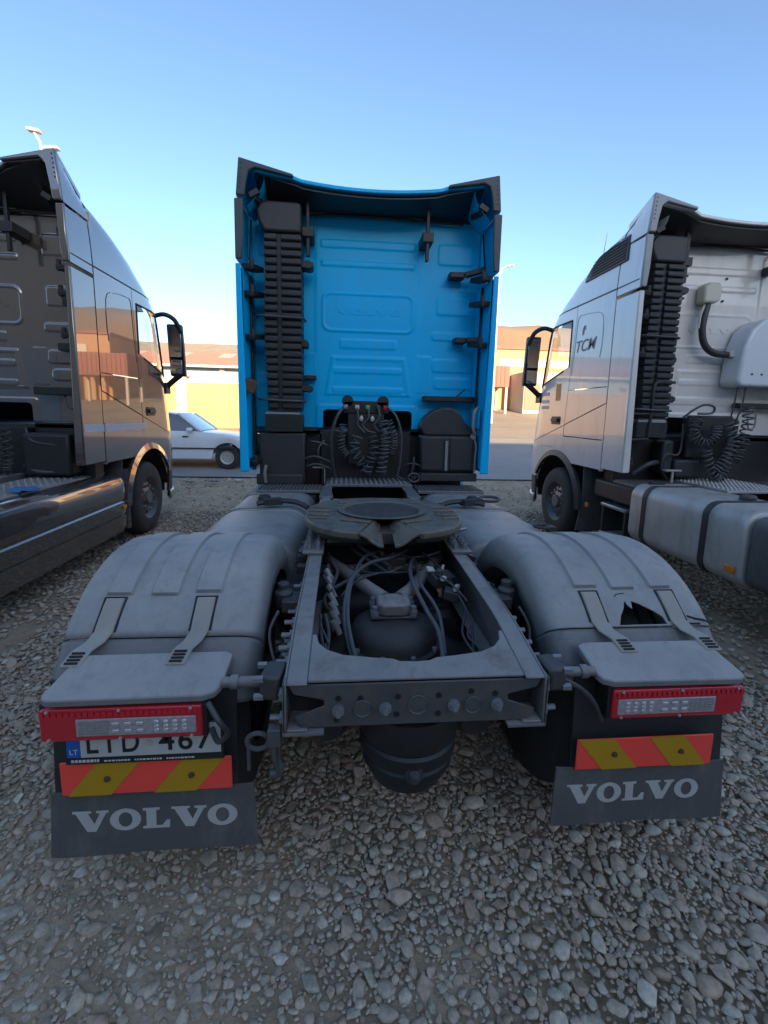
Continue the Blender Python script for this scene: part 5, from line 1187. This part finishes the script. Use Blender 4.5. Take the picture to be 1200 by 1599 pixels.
# black brackets and rods on the wall
for x, z0_, z1_, zb in ((-.607, 3.25, 3.83, 3.47), (.577, 3.26, 3.85, 3.48)):
    b = MB(); b.bb((x-.016, 3.46, z0_), (x+.016, 3.50, z1_)); b.bb((x-.055, 3.44, zb-.045), (x+.055, YW-.012, zb+.045)); b.build('spoiler_post', m_black, T, bevel=.006)
for x0_, x1_, z_, h_ in ((.84, 1.00, 3.175, .055), (.92, 1.05, 2.525, .055), (.61, 1.16, 1.91, .055)):
    b = MB(); b.bb((x0_, 3.55, z_-h_/2), (x1_, 3.69, z_+h_/2)); b.box(((x1_+1.18)/2, 3.52, z_+(.02 if z_ > 2.6 else 0)), (1.20-x1_, .06, h_*.9), (0, -14 if z_ > 3 else 0, -16)); b.build('deflector_bracket', m_black, T, bevel=.006)
for x0_, x1_, z_ in ((-.68, -.52, 1.56), (-.66, -.535, 2.42*0+2.10)):
    b = MB(); b.bb((x0_, 3.60, z_-.02), (x1_, 3.70, z_+.02)); b.build('bracket', m_black, T, bevel=.005)
b = MB(); b.tube([(1.08, 3.66, 2.02), (1.02, 3.65, 1.97), (.98, 3.66, 1.93)], .008, 6); b.build('cable', m_hose, T)
b = MB(); b.box((1.165, 3.50, 1.70), (.03, .30, .20), (0, 0, 0)); b.build('step_recess', m_blue, T, bevel=.03)
b = MB(); b.tube([(1.15, 3.36, 1.82), (1.11, 3.34, 1.78), (1.10, 3.34, 1.62), (1.13, 3.36, 1.55)], .016, 8); b.build('grab_handle', m_tank, T)
b = MB(); b.box((-1.16, 3.30, 1.98), (.13, .09, .13), (10, 20, 10)); b.box((-1.20, 3.27, 1.90), (.03, .05, .10)); b.build('rusty_latch', M('rust', (.11, .055, .035), .7), T, bevel=.015)

# ================================================================== taupe truck at the left
XL, DL = -4.15, .34
A = empty('semi_truck', (XL, DL, 0), label='glossy taupe grey semi tractor unit at the left edge with smooth side skirt', category='semi truck', group='semi trucks parked side by side')
cab_body(A, m_brown, lip=m_brown, eh=.13); chassis(A, near=False)
for s in (-1, 1):
    wheel(A, s*1.215, YAX_F, s); wheel(A, s*1.21, YAX_R, s, .29, False); wheel(A, s*.895, YAX_R, s, .27, False); rear_guard(A, s); tail(A, s)
    def skp(u, v):
        pr = [(.98, .945), (1.10, .955), (1.17, .94), (1.225, .895), (1.245, .84), (1.248, .66), (1.246, .645), (1.232, .635), (1.232, .615), (1.246, .60), (1.246, .47), (1.228, .462), (1.228, .448), (1.244, .44), (1.238, .30), (1.215, .235), (1.18, .225)]
        k = v*(len(pr)-1); i = min(int(k), len(pr)-2); x = lerp(pr[i][0], pr[i+1][0], k-i); z = lerp(pr[i][1], pr[i+1][1], k-i); y = lerp(1.42, 4.16, u)
        fr = max(0, (y-4.06)/.10); x -= .05*fr*fr
        return (s*x, y, z)
    b = MB(); b.slab(skp, 30, 16, (-s*.02, 0, -.004)); b.build('side_skirt', m_brown, A, smooth=30)
    b = MB(); b.slab(lambda u, v: (s*(1.21+.02*math.sin(math.pi*u)), lerp(4.165, 4.26, u), lerp(.24, .98, v)), 4, 4, (-s*.12, 0, 0)); b.build('skirt_end_guard', m_flap, A)
    b = MB(); b.bb((s*1.243, 4.0, .515), (s*1.262, 4.07, .565)); b.build('side_marker', m_amber, A, bevel=.006)
    tank(A, s, 1.6, 3.0, .36, .90, .52, 1.15, m_tank, 'fuel_tank', (1.8, 2.8), .14)
deck_plate(A, .50, 1.04, 2.62, 4.05, .965, 'deck_plate', 7, 14, mat=m_tank); deck_plate(A, .50, 1.04, 1.75, 2.58, .962, 'deck_plate', 7, 9, mat=m_tank)
deck_plate(A, -.42, .42, 3.0, 3.66, .99, 'walkway', 12, 8); deck_plate(A, -1.04, -.50, 1.75, 4.05, .965, 'deck_plate', 6, 20, mat=m_tank)
b = MB(); b.tube([(.60, 2.05, .97), (.62, 2.05, 1.02), (.80, 2.07, 1.03), (.98, 2.12, 1.02), (1.02, 2.12, .97)], .014, 8); b.build('grab_rail', m_tank, A)
b = MB(); b.rings([(side(y, 1.515)+.003, y, 1.515) for y in (E0+.03, E0+.41)], .001, 4)
b = MB(); b.slab(lambda u, v: (side(lerp(E0+.03, E0+1.50, u), 1.515)+.006, lerp(E0+.03, E0+1.50, u), lerp(1.475, 1.56, v)-.012*u), 12, 1, (-.003, 0, 0)); st = b.build('reflective_stripe', m_stripe, A)
b = MB()
for y in (E0+.425, ): b.bb((side(y, 1.5)+.0065, y-.006, 1.468), (side(y, 1.5)+.0085, y+.006, 1.565))
b.build('stripe_gap', m_ink, st)
# coils and dark clutter behind the cab
for k in range(3):
    b = MB(); b.rings(coil([(.2+.1*k, 3.42, 1.5), (.22+.1*k, 3.40, 1.2), (.2+.1*k, 3.38, 1.05)], .04, 9), .008, 6); b.build('coiled_air_line', m_hose, A)
for c, r in (([(.55, 3.5, 1.5), (.62, 3.45, 1.38), (.75, 3.45, 1.34), (.88, 3.46, 1.33)], .012), ([(.9, 3.62, 1.86), (.92, 3.60, 1.75), (1.0, 3.62, 1.70)], .012), ([(.5, 3.5, 1.1), (.7, 3.45, 1.04), (.95, 3.5, 1.05)], .02)):
    b = MB(); b.tube(c, r, 8); b.build('hose', m_hose, A)
b = MB(); b.bb((.52, 3.45, 1.0), (1.0, 3.9, 1.45)); b.build('battery_box', m_black, A, bevel=.03)
for x0_, x1_, z_ in ((.98, 1.16, 3.50), (.98, 1.16, 2.82), (.9, 1.16, 2.36), (.62, 1.12, 1.90)):
    b = MB(); b.bb((x0_, 3.56, z_-.04), (x1_, 3.69, z_+.04)); b.build('deflector_bracket', m_black, A, bevel=.006)
b = MB(); b.bb((.56, 3.46, 3.26), (.595, 3.50, 3.84)); b.bb((.52, 3.44, 3.43), (.64, YW-.012, 3.53)); b.build('spoiler_post', m_black, A, bevel=.006)
# blue cloth left on its deck
b = MB()
b.grid(lambda u, v: (.085*(2*u-1)*(1+.2*math.sin(5*v)), .12*(2*v-1), .018+.035*abs(math.sin(3.1*u+2*v))*math.sin(math.pi*u)*math.sin(math.pi*v)+.012*math.sin(9*u+3*v)), 14, 14)
o = b.build('cloth', m_bluerag, None, smooth=70, fix=False, label='crumpled bright blue cloth lying on the deck of the taupe truck', category='cloth'); o.location = (-3.12, 3.02, .972)
so = o.modifiers.new('thickness', 'SOLIDIFY'); so.thickness = .004

# ================================================================== white truck at the right
XR, DR = 4.12, .22
B = empty('semi_truck', (XR, DR, 0), label='white semi tractor unit at the right with TCM lettering and metal tank', category='semi truck', group='semi trucks parked side by side')
cab_body(B, m_whitem, lip=m_liph, arch=m_black2, eh=.06); chassis(B, near=False)
for s in (-1, 1):
    wheel(B, s*1.215, YAX_F, s); wheel(B, s*1.21, YAX_R, s, .29, False); wheel(B, s*.895, YAX_R, s, .27, False); rear_guard(B, s); tail(B, s)
tank(B, -1, 1.62, 3.06, .43, 1.055, .56, 1.25, m_alu, 'fuel_tank', (2.02, 2.82), .13, m_black2); tank(B, -1, 1.30, 1.60, .45, 1.03, .56, 1.23, m_flap, 'tank_guard', (), .1)
tank(B, 1, 1.5, 3.0, .43, 1.05, .56, 1.25, m_alu, 'fuel_tank', (1.9, 2.7), .13, m_black2)
b = MB(); b.lathe([(0, .05), (.05, .05), (.065, .03), (.065, 0)], (-.80, 2.10, 1.055), 'z', 20); b.build('filler_cap', m_cast, B)
b = MB(); b.box((-1.02, 2.98, 1.065), (.16, .05, .03)); b.build('tank_clip', m_black, B, bevel=.006)
b = MB(); b.bb((-1.254, 1.66, .545), (-1.275, 1.75, .60)); b.build('side_marker', m_amber, B, bevel=.006)
b = MB(); b.bb((-1.20, 3.95, .60), (-1.215, 4.02, .66)); b.build('side_marker', m_amber, B, bevel=.006)
s_ = empty('access_step', (0, 0, 0)); s_.parent = B
b = MB(); b.bb((-1.24, 3.14, .70), (-.86, 3.62, .74)); b.build('tread', m_steel, s_, bevel=.008)
b = MB(); b.bb((-1.22, 3.15, .38), (-.88, 3.18, .70)); b.bb((-1.22, 3.58, .38), (-.88, 3.61, .70)); b.build('side_plate', m_black2, s_, bevel=.006)
b = MB(); b.bb((-1.23, 3.14, .36), (-.86, 3.62, .385)); b.build('lower_tread', m_alu, s_, bevel=.006)
b = MB(); b.bb((-1.15, 3.10, .76), (-.55, 3.95, .985)); b.build('battery_box', m_black2, B, bevel=.03)
deck_plate(B, -1.12, -.50, 3.10, 3.60, 1.01, 'walkway', slats=True); deck_plate(B, -.40, .42, 2.75, 3.66, 1.03, 'walkway', 16, 14, mat=m_alu); deck_plate(B, .5, 1.12, 3.1, 3.6, 1.0, 'walkway', slats=True)
# roof louvre
lv = empty('roof_louvre', (0, 0, 0)); lv.parent = B
zl = lambda y, v: lerp(3.475, 3.765, v)
def lq(y, z, o=0): return (-(side(y, z)+o), y, z)
y0_, y1_ = E0+.27, E0+1.17
b = MB(); b.slab(lambda u, v: lq(lerp(y0_+.03*v, y1_-.10*v, u), lerp(3.475, 3.76, v), .016), 16, 6, (.03, 0, 0)); b.build('louvre_frame', m_black2, lv, bevel=.01)
for k in range(7):
    b = MB(); b.slab(lambda u, v: lq(lerp(y0_+.06, y1_-.13, u), 3.515+.034*k+.012*v, .034-.012*v), 12, 1, (.006, 0, -.006)); b.build('slat', m_plast2, lv)
# TCM decal and stickers on the near side
F = lambda a, c, d: (-(side(-a, c)+.003+d), -a, c)
place_text('TCM', 'side_lettering', -(E0+1.25), -(E0+.76), 2.60, .15, F, m_greytext, B, .001, shear=.25, bold=.01)
for k, m_ in enumerate((m_orange, m_beige, m_orange)):
    b = MB(); yc_, zc_ = E0+1.06, 2.85+.0*k; r_ = .035+.016*k
    b.rings([(-(side(yc_, zc_)+.004), yc_-r_*.8*math.cos(a), zc_+r_*1.1*math.sin(a)) for a in np.linspace(R(30+25*k), R(215), 12)], .0045, 5); b.build('crescent_emblem', M('faded_orange_decal', (.62, .42, .33), .5) if m_ is m_orange else m_beige, B)
b = MB(); b.slab(lambda u, v: (-(side(lerp(E0+1.62, E0+1.74, u), 2.1)+.004), lerp(E0+1.60, E0+1.74, u), lerp(1.98, 2.22, v)), 3, 3, (.002, 0, 0)); b.build('door_sticker', m_orange, B)
for z_ in (2.06, 1.95, 1.86):
    b = MB(); b.slab(lambda u, v: (-(side(lerp(E0+1.95, E0+2.2, u), z_)+.004), lerp(E0+1.95, E0+2.2, u), lerp(z_, z_+.05, v)), 4, 1, (.002, 0, 0)); b.build('door_notice', M('grey_notice', (.50, .52, .54), .5), B)
b = MB(); b.slab(lambda u, v: (-(side(lerp(E0+1.72, E0+2.12, u), 1.32)+.003), lerp(E0+1.72, E0+2.12, u), lerp(1.30, 1.305, v)), 4, 1, (.002, 0, 0)); b.build('badge_line', m_greytext, B)
# condenser unit, cover box and trunk hose on the rear wall
ac = empty('condenser_unit', (0, 0, 0)); ac.parent = B
xa, xb, za, zb_ = .14, .98, 2.14, 2.90
b = MB(); b.prism([(xa, za+.05), (xa+.05, za), (xb-.05, za), (xb, za+.05), (xb, zb_-.2), (xb-.18, zb_), (xa+.24, zb_), (xa+.10, zb_-.12), (xa+.03, zb_-.32)], 'y', 3.40, YW-.02); b.build('casing', M('white_gelcoat', (.66, .67, .68), .35, 0, .4, dust_shade=DUST, dust_shade_amt=.2), ac, bevel=.06, seg=4)
for x in (.30, .42):
    b = MB(); b.cyl((x, 3.405, 2.28), (x, 3.395, 2.28), .012, n=10); b.build('casing_screw', m_black, ac)
b = MB(); b.prism([(-.27, 3.08), (-.10, 3.08), (-.055, 3.12), (-.05, 3.27), (-.09, 3.31), (-.22, 3.31), (-.27, 3.26)], 'y', 3.56, YW-.012); b.build('cover_box', m_beige, B, bevel=.03, seg=3)
b = MB(); b.tube([(-.16, 3.63, 3.10), (-.20, 3.61, 2.95), (-.215, 3.60, 2.78), (-.17, 3.59, 2.62), (-.06, 3.58, 2.53), (.10, 3.57, 2.51), (.20, 3.56, 2.51)], .038, 12, 8); b.build('trunk_hose', m_black2, B, smooth=60)
b = MB(); b.tube([(-.20, 3.62, 3.08), (-.255, 3.60, 2.95), (-.262, 3.60, 2.80)], .012, 8); b.build('hose_clip', m_whitew, B)
b = MB(); b.box((.16, 3.56, 2.515), (.10, .08, .07)); b.build('hose_joint', m_beige, B, bevel=.012)
for x, z in ((-.40, 3.40), (.10, 3.39), (-.42, 3.15), (.08, 3.14)):
    b = MB(); b.cyl((x, YW-.004, z), (x, YW-.014, z), .014, n=12); b.build('bolt_hole', m_ink, B)
for x in (.24, .34): 
    b = MB(); b.tube([(x, 3.5, 2.15), (x-.02, 3.5, 1.9), (x-.05-.05*(x > .3), 3.52, 1.6)], .009, 6); b.build('drain_tube', m_hose, B)
b = MB(); b.bb((.37, 3.58, 1.90), (1.1, 3.69, 1.96)); b.build('deflector_bracket', m_black, B, bevel=.006)
b = MB(); b.tube([(.52, 3.58, 1.89), (.47, 3.55, 1.78), (.50, 3.55, 1.66), (.57, 3.55, 1.68), (.58, 3.56, 1.84)], .010, 8); b.build('hook', m_bolt, B)
for x, z0_, z1_, zb in ((-.607, 3.25, 3.83, 3.47), (.577, 3.26, 3.85, 3.48)):
    b = MB(); b.bb((x-.03, 3.46, z0_), (x+.02, 3.50, z1_)); b.bb((x-.055, 3.44, zb-.045), (x+.055, YW-.012, zb+.045)); b.build('spoiler_post', m_black2, B, bevel=.006)
# handrail behind the cab
b = MB(); b.tube([(-.72, 3.40, 2.15), (-.84, 3.39, 2.155), (-.885, 3.38, 2.10), (-.885, 3.38, 1.85), (-.895, 3.38, 1.54)], .018, 10); b.rings([(-.885, 3.38, 1.80), (-1.22, 3.38, 1.80)], .015, 8); b.rings([(-.895, 3.38, 1.52), (-1.24, 3.38, 1.50)], .015, 8); b.build('hand_rail', m_black, B)
b = MB(); b.box((-.70, 3.40, 2.16), (.14, .05, .03)); b.build('rail_foot', m_black, B, bevel=.006)
# suspended connection panel and coils
b = MB(); b.bb((-.34, 3.47, 1.30), (.22, 3.53, 1.80)); b.build('connection_panel', m_black, B, bevel=.02)
b = MB(); b.tube([(-.44, 3.46, 1.76), (-.36, 3.40, 1.86), (-.25, 3.38, 1.92), (-.12, 3.39, 1.90), (-.13, 3.40, 1.83), (-.30, 3.40, 1.82)], .013, 8); b.build('hose', m_hoseg, B)
suzi_set(B, [([(-.30, 3.40, 1.74), (-.36, 3.36, 1.60), (-.24, 3.35, 1.48), (-.10, 3.35, 1.56), (-.08, 3.36, 1.68)], .055, 16, .009),
             ([(.08, 3.40, 1.72), (.14, 3.36, 1.50), (.05, 3.34, 1.30), (-.06, 3.34, 1.16)], .065, 13, .010),
             ([(.33, 3.42, 1.90), (.34, 3.40, 1.74), (.30, 3.38, 1.58), (.26, 3.36, 1.45)], .06, 8, .009),
             ([(-.16, 3.38, 1.40), (-.12, 3.36, 1.22), (-.02, 3.34, 1.08), (.08, 3.36, 1.18), (.10, 3.38, 1.35)], .06, 15, .009),
             ([(.24, 3.40, 1.60), (.26, 3.38, 1.42), (.22, 3.36, 1.28)], .055, 8, .008)])
for c, r in (([(-.55, 3.45, 1.05), (-.66, 3.42, 1.18), (-.62, 3.42, 1.34), (-.44, 3.44, 1.36), (-.42, 3.46, 1.70)], .012), ([(-.95, 3.5, 1.1), (-.8, 3.45, 1.22), (-.66, 3.5, 1.24)], .03)):
    b = MB(); b.tube(c, r, 8); b.build('hose', m_hose, B)
b = MB(); b.bb((-.66, 3.34, 1.155), (-.46, 3.40, 1.17)); b.cyl((-.55, 3.37, 1.0), (-.55, 3.37, 1.155), .014, n=8); b.build('pipe_bracket', m_alu, B)
b = MB(); b.bb((-.46, 3.46, 1.06), (-.14, 3.62, 1.28)); b.bb((-.60, 3.5, 1.1), (-.46, 3.7, 1.5)); b.build('air_dryer', m_black2, B, bevel=.03)
b = MB(); b.cyl((-.98, E0+1.28, 3.78), (-.98, E0+1.22, 4.12), .006, .003, 6); b.build('aerial', m_black, B)
# a little litter on the road
for k, (x, y) in enumerate(((-3.05, 8.7), (-2.55, 8.9), (-3.5, 8.6), (3.9, 7.2))):
    b = MB(); rr = random.Random(k); b.grid(lambda u, v: (.16*(u-.5)*(1+.3*rr.random()), .10*(v-.5)*(1+.3*rr.random()), .015+.03*rr.random()), 5, 4)
    o = b.build('plastic_scrap', m_whitew if k % 2 else m_black2, None, smooth=60, fix=False, label=('torn black plastic scrap on the ground behind the cab of the taupe truck', 'white plastic scrap on the ground left of the blue cab', 'small dark scrap nearest the taupe truck bumper', 'white scrap on the ground beside the white truck front wheel')[k], category='litter', group='plastic scraps on the ground'); o.location = (x, y, hz(y)+.02)
